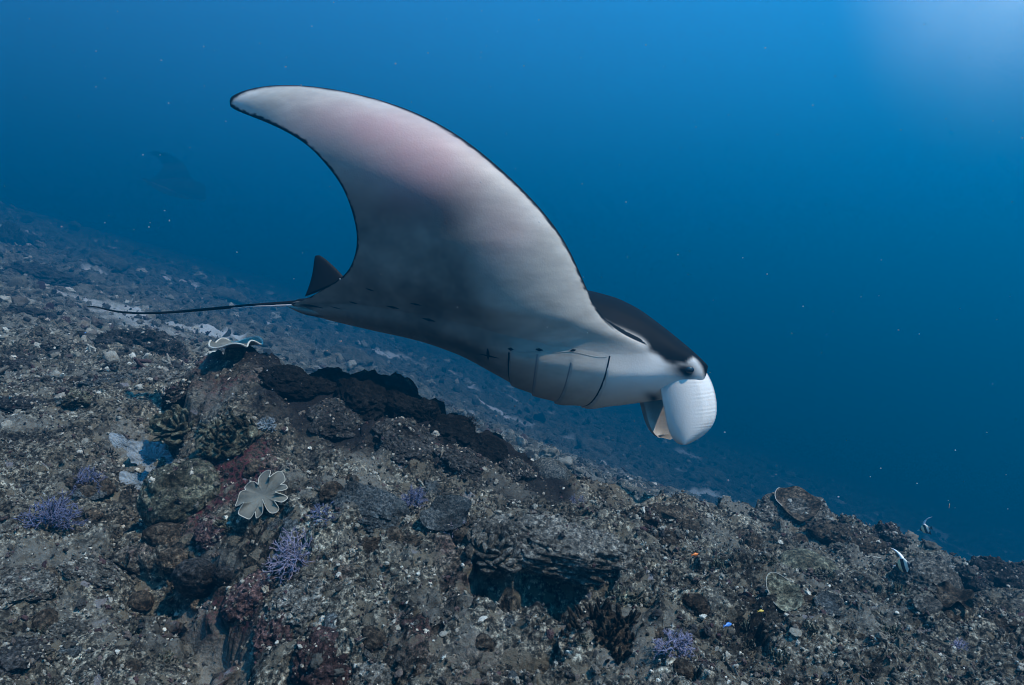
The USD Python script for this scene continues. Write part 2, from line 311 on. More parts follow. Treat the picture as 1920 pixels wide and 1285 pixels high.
def gill(x0, sl, width, side=-1):
    yy = np.linspace(.316 if sl < -.08 else .333, .045, 40); o = np.stack([x0 - sl * (.31 - yy) - .003, side * yy, np.full(40, -1.0)], -1)
    loc, ray, tri = _br.intersects_location(o, np.tile([0, 0, 1.0], (40, 1)), multiple_hits=False)
    k = np.argsort(ray); pts = from_body(loc[k]); nn = _bm.face_normals[tri[k]] @ RB.T
    nn = np.stack([np.convolve(np.pad(nn[:, j], 3, mode='edge'), np.ones(7) / 7, 'valid') for j in range(3)], -1); nn /= np.linalg.norm(nn, axis=1, keepdims=True)
    t = np.gradient(pts, axis=0); t /= np.linalg.norm(t, axis=1, keepdims=True); sd = np.cross(t, nn)
    w = np.interp(np.linspace(0, 1, len(pts)), np.linspace(0, 1, len(width)), width)[:, None]
    return closed_loft(np.stack([pts + sd * w + nn * .0004, pts + nn * .0012, pts - sd * w + nn * .0004, pts - nn * .004], 1))
for (x0, sl), wd, mt in zip(GILLS, ([.005, .003, .0022, .001, .0006], [.0035, .0016, .0014, .001, .0006], [.003, .0018, .0016, .0016, .001], [.003, .0034, .0036, .0034, .002]), ('black_skin', 'slit_grey', 'slit_grey', 'black_skin')):
    obj('gill_slit', gill(x0, sl, wd), mt, mg_)
    obj('gill_slit', gill(x0, sl, wd, 1), mt, mg_)
for pix, wd in [([(952, 654), (963, 656)], [.001, .0055, .001]), ([(1004, 655), (1018, 657)], [.001, .005, .001]), ([(1068, 659), (1080, 656)], [.001, .005, .001]),
                ([(900, 664), (935, 672)], [.0015, .0042, .001]), ([(914, 654), (915, 664), (915, 676)], [.002, .0055, .001]),
                ([(655, 566), (670, 570)], [.001, .0035, .001]), ([(686, 541), (701, 546)], [.001, .0032, .001]), ([(725, 574), (748, 579)], [.001, .0048, .001]),
                ([(770, 569), (790, 573)], [.001, .0038, .001]), ([(792, 597), (816, 603)], [.001, .005, .001]), ([(620, 575), (640, 580)], [.0005, .002, .0005]),
                ([(562, 572), (580, 573), (606, 578)], [.001, .0042, .001])]:
    obj('belly_spot', ribbon(pix, [q * 1.25 for q in wd], n=9), 'black_skin', mg_)
obj('gill_fold', ribbon([(960, 656), (985, 661), (1010, 659), (1040, 661), (1072, 660), (1105, 667), (1138, 669)], [.0004, .0008, .0005, .0008, .0005, .0007, .0004], n=50), 'fold_grey', mg_)

# cephalic lobes: two paddles of skin unrolled downwards in front of the eyes
def lobe_mesh():
    rear = [(1236, 700), (1240, 738), (1246, 770), (1252, 800), (1262, 823), (1277, 834)]
    front = [(1318, 690), (1334, 716), (1343, 750), (1341, 786), (1322, 814), (1287, 834)]
    k = np.linspace(0, 1, 6); v = np.linspace(0, 1, 150); u = np.linspace(0, 1, 50)
    R, Fr = CubicSpline(k, rear)(v), CubicSpline(k, front)(v)
    pix = R[:, None] + (Fr - R)[:, None] * u[None, :, None]
    uu, vv = np.meshgrid(u, v)
    y = 2.615 + .05 * (uu - .35) ** 2 / .42 + .10 * np.maximum(uu - .72, 0) ** 1.4 * 2 + .045 * vv ** 1.5 + .015 * (1 - uu)
    y += -.0005 * np.sin(vv * 135 + 14 * vv ** 2 - 9 * uu + 1.5 * np.sin(uu * 5 + vv * 3)) * (.6 + .4 * np.sin(vv * 37 + 2)) * smoothstep(uu, .4, .9) * (1 - smoothstep(vv, .85, 1))
    front_s = to_body(np.stack([(pix[..., 0] - 960) / FPX * y, y, (642.5 - pix[..., 1]) / FPX * y], -1))
    th = .016 * np.clip(np.minimum(np.minimum(uu, 1 - uu) * 12, (1 - vv) * 12), .12, 1)
    back_s = front_s + np.array([0, 1, 0]) * th[..., None]
    rings = np.concatenate([front_s, back_s[:, ::-1]], 1)
    return closed_loft(rings), np.concatenate([uu, uu[:, ::-1]], 1).ravel(), np.concatenate([vv, vv], 1).ravel(), np.concatenate([np.zeros_like(uu), np.ones_like(uu)], 1).ravel()
_lm, _lu, _lv, _ls = lobe_mesh()
_pad = lambda a: np.concatenate([a, [a[0], a[-1]]])
_edge = np.minimum(np.minimum(_lu, 1 - _lu), (1 - _lv))
_ldark = _pad(np.clip(np.maximum((1 - smoothstep(1 - _lu, .004, .03)) * (1 - smoothstep(_lv, .35, .7)) * .6, np.where(_ls > .5, .75 * smoothstep(_edge, .05, .25), 0)), 0, 1))
_lgrey = _pad(.5 * (1 - smoothstep(_lu, 0, .6)) * np.where(_ls > .5, 0, 1) * .5)
pv = {'dark': _ldark, 'grey': _lgrey, 'rosy': _ldark * 0, 'white': _ldark * 0 + 1}
obj('cephalic_lobe', (from_body(_lm.vertices), _lm.faces), 'manta_skin', mg_, smooth=True, prim_vars=pv)
_fv = np.array(_lm.vertices) * [1, -1, 1] + [.0, -.0, .0]
pv = dict(pv); pv['white'] = _ldark * 0 + .2; pv['grey'] = _ldark * 0 + .45; pv['dark'] = np.clip(_pad(.72 * smoothstep(_edge, .05, .30) * (.75 + .5 * (meshkit.fbm(np.array(_lm.vertices)[:-2] * 9, 2, 4) - .5))), 0, 1)
obj('cephalic_lobe', (from_body(_fv), np.array(_lm.faces)[:, ::-1]), 'manta_skin', mg_, smooth=True, prim_vars=pv)
for sgn in (1,):
    h = on_manta(1293, 694)
    e = trimesh.creation.icosphere(3, .017); e.apply_scale([1.15, .8, .85]); e.apply_translation(h[0] - MANTA + h[1] * -.004)
    obj('eye', e, 'eye_black', mg_, smooth=True)
    _eb = to_body(h[0]); e2 = e.copy(); e2.apply_translation(from_body(_eb * [1, -1, 1]) - from_body(_eb))
    obj('eye', e2, 'eye_black', mg_, smooth=True)
# dorsal fin and tail
def fin_mesh():
    front = [(650, 526), (632, 506), (615, 490), (603, 481), (597, 479)]; rear = [(572, 556), (580, 535), (586, 512), (589, 490), (592, 480)]
    k = np.linspace(0, 1, 5); v = np.linspace(0, 1, 24); u = np.linspace(0, 1, 16)
    Fr, R = CubicSpline(k, front)(v), CubicSpline(k, rear)(v)
    pix = Fr[:, None] + (R - Fr)[:, None] * u[None, :, None]
    th = .016 * np.sqrt(np.clip(np.sin(np.pi * np.clip(u, .002, .998)), 0, 1))[None] * (1 - .75 * v[:, None]) + .0008
    a = [np.stack([(pix[..., 0] - 960) / FPX * 2.93, 2.93 + s * th, (642.5 - pix[..., 1]) / FPX * 2.93], -1) for s in (-1, 1)]
    return closed_loft(np.concatenate([a[0], a[1][:, ::-1]], 1) - MANTA)
obj('dorsal_fin', fin_mesh(), 'black_skin', mg_, smooth=True)
_tp = np.array([(590, 562), (555, 568), (515, 570.5), (470, 573), (400, 579), (330, 585), (260, 587.5), (212, 583), (186, 577), (163, 575)], float)
_ty = np.array([2.93, 2.92, 2.92, 2.91, 2.9, 2.89, 2.88, 2.87, 2.865, 2.86])
_s = np.linspace(0, 1, 90); _k = np.linspace(0, 1, len(_tp))
_tc = np.array([P(a, b, y) for (a, b), y in zip(CubicSpline(_k, _tp)(_s), np.interp(_s, _k, _ty))]) - MANTA
_tr = np.interp(_s, [0, .1, .3, .6, .9, 1], [.017, .012, .0075, .0052, .0032, .0015])
obj('tail', tube(_tc, _tr, 10), 'black_skin', mg_, smooth=True)
material('pale_skin', {'p': ('principled_bsdf', {'base_color': (.5, .5, .51), 'roughness': .5})}, [])
_n = 30
obj('tail_underside', tube(_tc[6:6 + _n] + np.stack([0 * _tr[6:6 + _n], -_tr[6:6 + _n] * .35, -_tr[6:6 + _n] * .62], -1), _tr[6:6 + _n] * np.linspace(.62, .5, _n), 8), 'pale_skin', mg_, smooth=True)
def pelvic(pts, y, th):
    pts = np.array(pts, float); n = len(pts) // 2
    up, lo = CubicSpline(np.linspace(0, 1, n), pts[:n])(np.linspace(0, 1, 20)), CubicSpline(np.linspace(0, 1, n), pts[n:])(np.linspace(0, 1, 20))
    rings = []
    for a, b in zip(up, lo):
        m = (a + b) / 2; A, B, M = P(*a, y), P(*b, y), P(*m, y)
        rings.append([A, M - [0, th, 0], B, M + [0, th, 0]])
    return closed_loft(np.array(rings) - MANTA)
pf = pelvic([(538, 574), (552, 575), (575, 576), (612, 580), (538, 575), (556, 584), (580, 592), (618, 594)], 2.84, .012)
obj('pelvic_fin', pf, 'manta_skin', mg_, smooth=True, prim_vars={'dark': np.full(len(pf.vertices), .1), 'grey': np.full(len(pf.vertices), .8), 'rosy': np.zeros(len(pf.vertices))})
pf2 = pf.copy(); pf2.apply_translation([0, .16, -.004])
obj('pelvic_fin', pf2, 'manta_skin', mg_, smooth=True, prim_vars={'dark': np.full(len(pf.vertices), .1), 'grey': np.full(len(pf.vertices), .8), 'rosy': np.zeros(len(pf.vertices))})
# ------------------------------------------------------------------ the seabed: a slope falling to the right, with a rocky shelf in front
rng = np.random.default_rng(7)
def rbf(pts, smoothing=.0):
    q = np.array([P(*p) for p in pts])
    return RBFInterpolator(q[:, :2], q[:, 2], kernel='thin_plate_spline', smoothing=smoothing)
G_PTS = [(-300, 1285, 1.35), (0, 1285, 1.42), (250, 1285, 1.48), (400, 1285, 1.66), (480, 1285, 1.72), (620, 1400, 1.7), (-300, 1000, 1.85), (0, 1000, 1.95), (200, 1000, 2.02), (260, 1090, 2.02), (400, 1180, 1.96), (290, 1030, 2.2),
         (-300, 780, 2.7), (0, 800, 2.7), (130, 800, 2.8), (240, 870, 2.7), (270, 780, 3.0), (-300, 620, 4.2), (0, 650, 4.4), (200, 660, 4.6), (-200, 500, 7.0), (0, 530, 7.2), (200, 560, 8.2), (340, 735, 3.5), (320, 650, 5.4), (340, 575, 9.5),
         (600, 830, 3.4), (900, 960, 3.5), (1200, 1060, 3.8), (1500, 1090, 4.2), (1900, 1200, 4.8), (480, 720, 3.6),
         (480, 640, 9.), (560, 600, 13.), (650, 690, 8.5), (800, 740, 9.5), (900, 800, 9.), (1000, 850, 9.), (1150, 905, 9.5), (1300, 950, 10.), (1450, 960, 12.), (1600, 1010, 13.), (1900, 1100, 14.)]
_far = [(x, y, -2.6 - .335 * x) for y in (42., 52., 64.) for x in (-36., -24., -12., 0., 12., 24., 36.)]
G_PTS = [(a, b, y if y < 5 else 5 + (y - 5) * 3.3) for a, b, y in G_PTS]
_gq = np.array([P(*p) for p in G_PTS] + [np.array(f) for f in _far] + [np.array([x, y, -.78 + (.02 if x > 0 else .1) * abs(x)]) for x in (-3., 0., 3.) for y in (-.5, .5)])
G_RBF = RBFInterpolator(_gq[:, :2], _gq[:, 2], kernel='linear', smoothing=.002)
S_PTS = [(560, 1240, 1.41), (640, 1285, 1.38), (900, 1285, 1.35), (1200, 1285, 1.35), (1500, 1285, 1.38), (1920, 1285, 1.45), (2300, 1285, 1.5),
         (430, 1130, 1.62), (350, 1060, 1.79), (300, 960, 1.99), (275, 870, 2.2), (600, 1100, 1.66), (900, 1100, 1.68), (1200, 1100, 1.75), (1500, 1130, 1.85), (1800, 1180, 1.95), (2200, 1220, 2.0),
         (500, 930, 1.98), (700, 950, 2.0), (900, 960, 2.05), (1100, 1000, 2.1), (1300, 1040, 2.25), (1600, 1100, 2.45), (1850, 1130, 2.6), (400, 770, 2.45), (500, 800, 2.38), (650, 830, 2.4), (800, 870, 2.4), (1000, 930, 2.42)]
CREST = [(350, 705, 2.62), (400, 682, 2.66), (480, 672, 2.70), (560, 704, 2.78), (680, 714, 2.78), (800, 752, 2.75), (850, 792, 2.72), (930, 832, 2.72), (1040, 887, 2.74), (1130, 922, 2.78), (1220, 955, 2.88), (1320, 965, 3.0), (1420, 968, 3.1), (1500, 955, 3.15), (1560, 990, 3.2), (1640, 1020, 3.25), (1760, 1070, 3.4), (1870, 1082, 3.6), (2000, 1105, 3.7), (2250, 1150, 3.8)]
_sq = np.array([P(*p) for p in S_PTS + CREST])
_sq = np.vstack([_sq, [[x, .6, -.74 - .03 * x] for x in (-.4, .4, 1.2)]])
S_RBF = RBFInterpolator(_sq[:, :2], _sq[:, 2], kernel='thin_plate_spline', smoothing=1e-4)
SHELF = np.array([P(*p)[:2] for p in [(548, 1240, 1.42), (430, 1137, 1.62), (340, 1062, 1.8), (285, 965, 2.0), (262, 870, 2.2), (298, 790, 2.46)] + [(a, b, y + .05) for a, b, y in CREST]] + [np.array([5.5, 3.0]), np.array([5.5, .2]), np.array([-.1, .2]), np.array([-.28, .9])])
def inside_dist(q, poly):
    """Signed distance to a polygon, positive inside."""
    a, b = poly, np.roll(poly, -1, 0)
    d = np.full(len(q), 1e9); ins = np.zeros(len(q), bool)
    for (x0, y0), (x1, y1) in zip(a, b):
        e = np.array([x1 - x0, y1 - y0]); w = q - [x0, y0]
        t = np.clip(w @ e / (e @ e), 0, 1)
        d = np.minimum(d, np.hypot(*(w - t[:, None] * e).T))
        c = (y0 > q[:, 1]) != (y1 > q[:, 1])
        ins ^= c & (q[:, 0] < (x1 - x0) * (q[:, 1] - y0) / (y1 - y0 + 1e-12) + x0)
    return np.where(ins, d, -d)
def base_height(q):
    """Smooth height of the seabed, and how much of it is the shelf."""
    q = np.asarray(q, float)
    d3 = np.column_stack([q, np.zeros(len(q))])
    plane = -2.6 - .335 * q[:, 0]
    g = np.empty(len(q)); s = np.zeros(len(q))
    nr = (q[:, 1] < 64) & (abs(q[:, 0]) < 44)
    g[~nr] = plane[~nr]; g[nr] = G_RBF(q[nr])
    edge = smoothstep(np.maximum(q[:, 1] - 42, (abs(q[:, 0]) - 26) * 1.4), 0, 20)
    g = g * (1 - edge) + plane * edge
    rag = (meshkit.fbm(d3 * [4, 4, 1], 3, 3) - .5) * .22 + (meshkit.fbm(d3 * [16, 16, 1], 2, 8) - .5) * .09
    sd = inside_dist(q, SHELF)
    m = smoothstep(sd + rag * np.clip((q[:, 1] - .9), .2, 1), -.035, .035)
    k = m > 0
    s[k] = np.clip(S_RBF(q[k]), -3, .6)
    s -= .11 * (1 - smoothstep(sd, .0, .30)) * (1 - smoothstep(q[:, 0], -.45, .0)) * (q[:, 1] < 2.5)      # its left flank rounds down
    z = g * (1 - m) + s * m
    # gully of sand at the foot of the outcrop
    z = np.where(z > 6, 6 + 12 * np.tanh((z - 6) / 12), z)                            # the slope tops out far to the left
    z = np.where(z < -10, -10 + 11 * np.tanh((z + 10) / 11), z)
    return z, m
CAVE = P(1025, 1136, 1.71)
SAND = [P(470, 1215, 1.82), P(520, 1265, 1.74), P(410, 1160, 1.94), P(560, 1320, 1.7)]
def cells(q, size, seed, warp):
    """Rounded lumps on a jittered scatter: (height 0..1, random per lump)."""
    r = np.random.default_rng(seed)
    qq = q + warp
    gx = np.floor(qq / size).astype(np.int64)
    best = np.full(len(q), 9.0); rnd = np.zeros(len(q))
    for i in (-1, 0, 1):
        for j in (-1, 0, 1):
            c = gx + [i, j]
            h = (c[:, 0] * 73856093 ^ c[:, 1] * 19349663 ^ seed * 83492791) & 0xFFFFFF
            h1 = ((h * 1103515245 + 12345) >> 8) & 0xFFFF; h2 = ((h * 22695477 + 7) >> 7) & 0xFFFF; h3 = ((h * 69069 + 11) >> 6) & 0xFFFF
            p = (c + np.stack([h1, h2], -1) / 65536.0) * size
            d = np.hypot(*(qq - p).T) / size / (.55 + .6 * h3 / 65536.0)
            k = d < best
            best = np.where(k, d, best); rnd = np.where(k, h3 / 65536.0, rnd)
    return np.sqrt(np.clip(1 - best ** 2, 0, 1)), rnd
def full_height(q):
    z, m = base_height(q)
    d3 = np.column_stack([q, z * .7])
    f = lambda s, o, sd: meshkit.fbm(d3 * s, o, sd) - .5
    wx = np.stack([f(9, 3, 21), f(9, 3, 22)], -1)
    far = smoothstep(q[:, 1], 5, 18)
    sandd = np.min([np.hypot(*((q - s[:2]) / [.10, .16]).T) for s in SAND], 0)
    sand = (1 - smoothstep(sandd + f(12, 3, 31) * .9, .75, 1.15)) * (1 - m)
    pale = smoothstep(f(.5, 4, 77), .17, .22) * far
    a = 1 - .93 * sand
    rel = .26 * f(1.6, 3, 1) * (.5 + far * 2.2) + (.11 + .07 * (1 - far)) * f(4.2, 3, 2) + .07 * abs(f(11, 3, 4)) * 1.4
    h1, r1 = cells(q, .17, 11, wx * .16); h2, r2 = cells(q, .07, 12, wx * .09); h3, r3 = cells(q, .032, 13, wx * .05)
    hb, rb = cells(q, .7, 14, wx * .5)
    rel += far * (.30 * hb * (rb - .25)) * (1 - pale)
    lump = smoothstep(f(3.1, 2, 41), -.1, .12)
    rel += h1 * .045 * (r1 - .2) * lump + h2 * .022 * (r2 - .1) + h3 * .013 * r3
    rel += .036 * f(26, 3, 5) + .024 * f(70, 2, 6)
    z = z + rel * a - .03 * sand
    dc = (q - CAVE[:2]) / [.20, .125]
    cave = 1 - smoothstep(np.hypot(*dc.T) + f(14, 2, 61) * .8, .55, 1.05)
    z = z - .40 * cave
    cr = np.full(len(q), 9.0)                                     # the shadowed crevice along the foot of the mound
    cp = [P(*p)[:2] for p in [(560, 1215, 1.47), (700, 1232, 1.43), (860, 1226, 1.44), (1010, 1240, 1.42)]]
    for a_, b_ in zip(cp[:-1], cp[1:]):
        e_ = b_ - a_; t_ = np.clip((q - a_) @ e_ / (e_ @ e_), 0, 1); cr = np.minimum(cr, np.hypot(*(q - a_ - t_[:, None] * e_).T))
    crv = np.exp(-((cr + .05 * f(13, 2, 63)) / .034) ** 2)
    z = z - .15 * crv; cave = np.maximum(cave, crv)
    return z, m, np.maximum(sand, 0), pale, r1, r2, r3, f(2.3, 3, 51), f(7.0, 3, 52), cave
_k = .0036
ys = -.5 + np.exp(np.arange(math.log(.9), math.log(140), _k)); us = np.arange(-1.05, 1.05, _k)
YY, UU = np.meshgrid(ys, us, indexing='ij')
Q = np.stack([UU * (YY + .5), YY], -1).reshape(-1, 2)
zz, mm_, sand_, pale_, r1_, r2_, r3_, blotch_, blotch2_, cave_ = full_height(Q)
TER = np.column_stack([Q, zz])
_d = TER * [1, 1, 1.6]                                                       # sideways relief, so that steep faces break into ledges
_amp = (.025 + .085 * (1 - abs(2 * np.clip(mm_, 0, 1) - 1))) * (TER[:, 1] < 4.2) * (1 - sand_)
for _ax in (0, 1):
    TER[:, _ax] += _amp * 2 * (meshkit.fbm(_d * 9, 3, 301 + _ax) - .5)
    TER[:, _ax] += .010 * 2 * (meshkit.fbm(_d * 40, 2, 311 + _ax) - .5) * (TER[:, 1] < 4.2) * (1 - sand_)

tf = grid_faces(len(ys), len(us))[:, [0, 2, 1]]
tone = np.clip(.5 + .30 * (r1_ - .5) + .5 * (r2_ - .5) + .45 * (r3_ - .5) + 1.1 * blotch2_, 0, 1)
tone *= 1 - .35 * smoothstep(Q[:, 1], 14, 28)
maroon = smoothstep(blotch_ + .5 * blotch2_, .08, .2) * mm_ * (1 - smoothstep(Q[:, 0], -.45, .1))
material('reef_rock', {
    'at': ('attribute', {'attribute': 'tone'}), 'am': ('attribute', {'attribute': 'maroon'}), 'as': ('attribute', {'attribute': 'sand'}), 'apl': ('attribute', {'attribute': 'pale'}),
    'g': ('geometry', {}), 'n': ('noise_texture', {'scale': 72, 'detail': 7, 'roughness': .7}), 'n2': ('noise_texture', {'scale': 220, 'detail': 5, 'roughness': .7}), 'v': ('voronoi_texture', {'scale': 85, 'randomness': 1}),
    'nl': ('noise_texture', {'scale': 4.2, 'detail': 7, 'roughness': .65}), 'v2': ('voronoi_texture', {'scale': 38, 'randomness': 1}),
    'ra': ('rgb_ramp', {'ramp': [(.34, (.006, .006, .006)), (.45, (.032, .030, .026)), (.53, (.12, .115, .098)), (.66, (.44, .425, .37))]}),
    'rb': ('rgb_ramp', {'ramp': [(.33, (.30, .29, .27)), (.5, (.85, .85, .82)), (.66, (1.5, 1.5, 1.45))]}),
    'rl': ('rgb_ramp', {'ramp': [(.36, (.20, .185, .165)), (.5, (.72, .70, .66)), (.63, (1.25, 1.25, 1.2))]}),
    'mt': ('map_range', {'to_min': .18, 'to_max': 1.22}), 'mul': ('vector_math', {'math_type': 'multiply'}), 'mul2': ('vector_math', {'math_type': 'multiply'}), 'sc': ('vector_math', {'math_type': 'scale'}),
    'ms': ('math', {'math_type': 'multiply'}), 'rs': ('map_range', {'from_min': .46, 'from_max': .56, 'clamp': True}),
    'atf': ('attribute', {'attribute': 'ridge_shade'}), 'ct': ('mix_color', {'b': (.008, .008, .009)}), 'ns': ('noise_texture', {'scale': 3.1, 'detail': 8, 'roughness': .62}), 'rs2': ('map_range', {'from_min': .52, 'from_max': .60, 'to_max': .72, 'clamp': True}), 'csilt': ('mix_color', {'b': (.105, .102, .088)}), 'cm': ('mix_color', {'b': (.050, .013, .017)}), 'cs': ('mix_color', {'b': (.13, .128, .112)}), 'cp': ('mix_color', {'b': (.40, .41, .40)}),
    'cv': ('mix_color', {'b': (.085, .075, .055)}), 'rv': ('map_range', {'from_min': .78, 'from_max': .9, 'clamp': True}), 'sv': ('separate_color', {}), 'cu': ('mix_color', {'b': (.12, .115, .12)}), 'ru': ('map_range', {'from_min': .993, 'from_max': .998, 'clamp': True}),
    'add': ('math', {'math_type': 'multiply_add', 'value2': .5}), 'b': ('bump', {'strength': 1.0, 'distance': .010}), 'b2': ('bump', {'strength': .8, 'distance': .004}),
    'p': ('principled_bsdf', {'roughness': .85, 'specular_ior_level': .1})},
    [('g.position', 'n.vector'), ('g.position', 'n2.vector'), ('g.position', 'v.vector'), ('g.position', 'nl.vector'), ('g.position', 'v2.vector'), ('n.fac', 'ra.fac'), ('n2.fac', 'rb.fac'), ('nl.fac', 'rl.fac'),
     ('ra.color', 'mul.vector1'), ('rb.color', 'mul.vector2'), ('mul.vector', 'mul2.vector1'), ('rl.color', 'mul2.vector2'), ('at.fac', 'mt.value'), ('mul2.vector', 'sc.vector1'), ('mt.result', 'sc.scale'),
     ('v2.color', 'sv.color'), ('sv.r', 'rv.value'), ('rv.result', 'cv.fac'), ('sc.vector', 'cv.a'), ('sv.g', 'ru.value'), ('ru.result', 'cu.fac'), ('cv.result', 'cu.a'),
     ('g.position', 'ns.vector'), ('ns.fac', 'rs2.value'), ('rs2.result', 'csilt.fac'), ('cu.result', 'csilt.a'), ('csilt.result', 'cm.a'), ('n.fac', 'rs.value'), ('rs.result', 'ms.value1'), ('am.fac', 'ms.value2'), ('ms.value', 'cm.fac'),
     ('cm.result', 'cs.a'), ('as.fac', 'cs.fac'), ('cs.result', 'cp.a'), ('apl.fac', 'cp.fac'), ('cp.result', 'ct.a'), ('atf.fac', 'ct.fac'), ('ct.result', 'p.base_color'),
     ('v.distance', 'add.value1'), ('n.fac', 'add.value3'), ('add.value', 'b.height'), ('n2.fac', 'b2.height'), ('b.normal', 'b2.normal'), ('b2.normal', 'p.normal')])
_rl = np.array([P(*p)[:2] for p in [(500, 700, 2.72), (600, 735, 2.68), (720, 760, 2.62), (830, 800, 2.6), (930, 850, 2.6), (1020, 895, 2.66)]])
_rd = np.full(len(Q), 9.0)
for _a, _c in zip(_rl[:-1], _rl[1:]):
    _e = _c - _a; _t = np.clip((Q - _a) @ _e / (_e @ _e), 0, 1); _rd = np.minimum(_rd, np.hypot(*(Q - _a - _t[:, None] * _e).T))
ridge_shade = (1 - smoothstep(_rd + .55 * blotch2_ + .4 * blotch_, .10, .42)) * mm_          # manta's shadow and ridge shading painted black along the crown of the outcrop
seabed = obj('seabed', (TER, tf), 'reef_rock', smooth=True, prim_vars={'tone': tone, 'maroon': maroon, 'sand': sand_, 'pale': pale_, 'ridge_shade': ridge_shade})
tag(seabed, kind='structure')
_tm = trimesh.Trimesh(TER, tf, process=False)
_ti = RayMeshIntersector(_tm)
def on_bed(px, py):
    """(point, smoothed normal) where the seabed is seen at a pixel."""
    d = P(px, py, 1.0); d /= np.linalg.norm(d)
    loc, _, tri = _ti.intersects_location([[0, 0, 0]], [d], multiple_hits=False)
    if not len(loc): return None
    p = loc[0]; h = .06
    zz = base_height(np.array([[p[0] - h, p[1]], [p[0] + h, p[1]], [p[0], p[1] - h], [p[0], p[1] + h]]))[0]
    n = np.array([-(zz[1] - zz[0]) / (2 * h), -(zz[3] - zz[2]) / (2 * h), 1.0]); n[:2] = np.clip(n[:2], -.9, .9)
    return p, n / np.linalg.norm(n)
# ------------------------------------------------------------------ reef life: generators in a local frame, z away from the rock
def align(v, n, spin):
    n = n / np.linalg.norm(n); a = np.cross([0, 1.0, 0], n); a /= np.linalg.norm(a); b = np.cross(n, a)
    c, s = math.cos(spin), math.sin(spin)
    v = np.asarray(v); x, y = v[:, 0] * c - v[:, 1] * s, v[:, 0] * s + v[:, 1] * c
    return x[:, None] * a + y[:, None] * b + v[:, 2:] * n
def tilt_to_camera(p, n, k):
    t = -p / np.linalg.norm(p); m = n * (1 - k) + t * k
    return m / np.linalg.norm(m)
ICO = {k: trimesh.creation.icosphere(k, 1.0) for k in (2, 3, 4, 5)}
def fb(v, s, o, seed): return meshkit.fbm(np.asarray(v) * s + seed * 7.3, o, seed) - .5
def lump(sub=5, scale=(1, 1, .7), rough=.35, knob=.0, knob_s=6, fine=.06, seed=0, ridge=0, ridge_s=5):
    v = np.array(ICO[sub].vertices); r = 1 + rough * 2 * fb(v, 1.3, 3, seed) + fine * 2 * fb(v, 9, 3, seed + 1)
    if knob:
        q = v * knob_s + fb(v, 3, 2, seed + 2)[:, None] * 1.2
        cp = np.random.default_rng(seed).normal(size=(int(8 * knob_s ** 2 / 3), 3)); cp /= np.linalg.norm(cp, axis=1, keepdims=True)
        d, _ = cKDTree(cp).query(v + fb(v, 4, 2, seed + 4)[:, None] * .15)
        dm = np.median(d) * 2
        r += knob * np.sqrt(np.clip(1 - (d / dm) ** 2, 0, 1))
    if ridge: r += ridge * (1 - 2 * abs(np.stack([fb(v, ridge_s, 2, seed + 5)], -1)[:, 0]) * 5).clip(0, 1)
    return trimesh.Trimesh(v * r[:, None] * scale, ICO[sub].faces, process=False)
def ruffle(seed, R=1.0, lobes=(3, 5, 8), amp=(.12, .16, .10), ruf=.13, cup=.30, th=.05, ribs=0., clefts=None):
    """A thick wavy disc with its rim line: (mesh, rim points)."""
    r_ = np.random.default_rng(seed); nt, nr = 260, 26
    th_ = np.linspace(0, 2 * np.pi, nt, endpoint=False)
    ph = r_.uniform(0, 6.28, 6)
    out = 1 + sum(a * np.sin(k * th_ + ph[i] + .5 * np.sin(2 * th_ + ph[3])) for i, (k, a) in enumerate(zip(lobes, amp)))
    lift = 0 * th_
    for ca, cd, cw in (clefts or []):
        g_ = np.exp(-(np.angle(np.exp(1j * (th_ - ca))) / cw) ** 2); out = out - cd * g_; lift = lift + .22 * g_ * cd / .5
    rr = np.linspace(.02, 1, nr)
    rad = R * rr[:, None] * (1 + (out[None] - 1) * rr[:, None] ** 1.6)
    z = R * (cup * rr[:, None] ** 2 + ruf * rr[:, None] ** 3 * np.sin(lobes[-1] * th_ + ph[4] + 1.2 * np.sin(lobes[0] * th_ + ph[5]))[None] - .06 * rr[:, None] ** 6 + rr[:, None] ** 3 * lift[None])
    z = z + R * ribs * rr[:, None] ** .5 * np.sin(26 * th_[None] + 3 * np.sin(9 * rr[:, None]) + 2 * np.sin(5 * th_[None])) + R * ribs * .7 * np.sin(30 * rr[:, None] + 4 * np.sin(7 * th_[None]))
    top = np.stack([rad * np.cos(th_), rad * np.sin(th_), z + 0 * th_], -1)
    bot = top - np.array([0, 0, 1]) * (R * th * (1.4 - rr[:, None]))[..., None]
    rings = np.concatenate([top, bot[::-1]])
    t = closed_loft(rings)
    return t, np.vstack([top[-1], top[-1][:2]])
def branching(seed, R=1.0, n=16, depth=3, r0=.045, flat=.75, sides=5):
    r_ = np.random.default_rng(seed); out = []
    def grow(p, d, L, r, k):
        q = [p]; dd = d.copy()
        for i in range(3):
            dd = dd + r_.normal(0, .16, 3) + [0, 0, .05]; dd /= np.linalg.norm(dd); q.append(q[-1] + dd * L / 3)
        out.append(tube(q, np.linspace(r, r * (.78 if k else .6), 4), sides))
        if k:
            for _ in range(r_.integers(2, 4)):
                e = dd + r_.normal(0, .55, 3); e /= np.linalg.norm(e); grow(q[-1], e, L * r_.uniform(.55, .8), r * .76, k - 1)
    for i in range(n):
        a = r_.uniform(0, 6.28); el = r_.uniform(.05, 1.35)
        d = np.array([math.cos(a) * math.cos(el), math.sin(a) * math.cos(el), math.sin(el) * flat]); d /= np.linalg.norm(d)
        grow(d * .05 * R, d, R * r_.uniform(.34, .46), r0 * R, depth - 1)
    return cat(out)
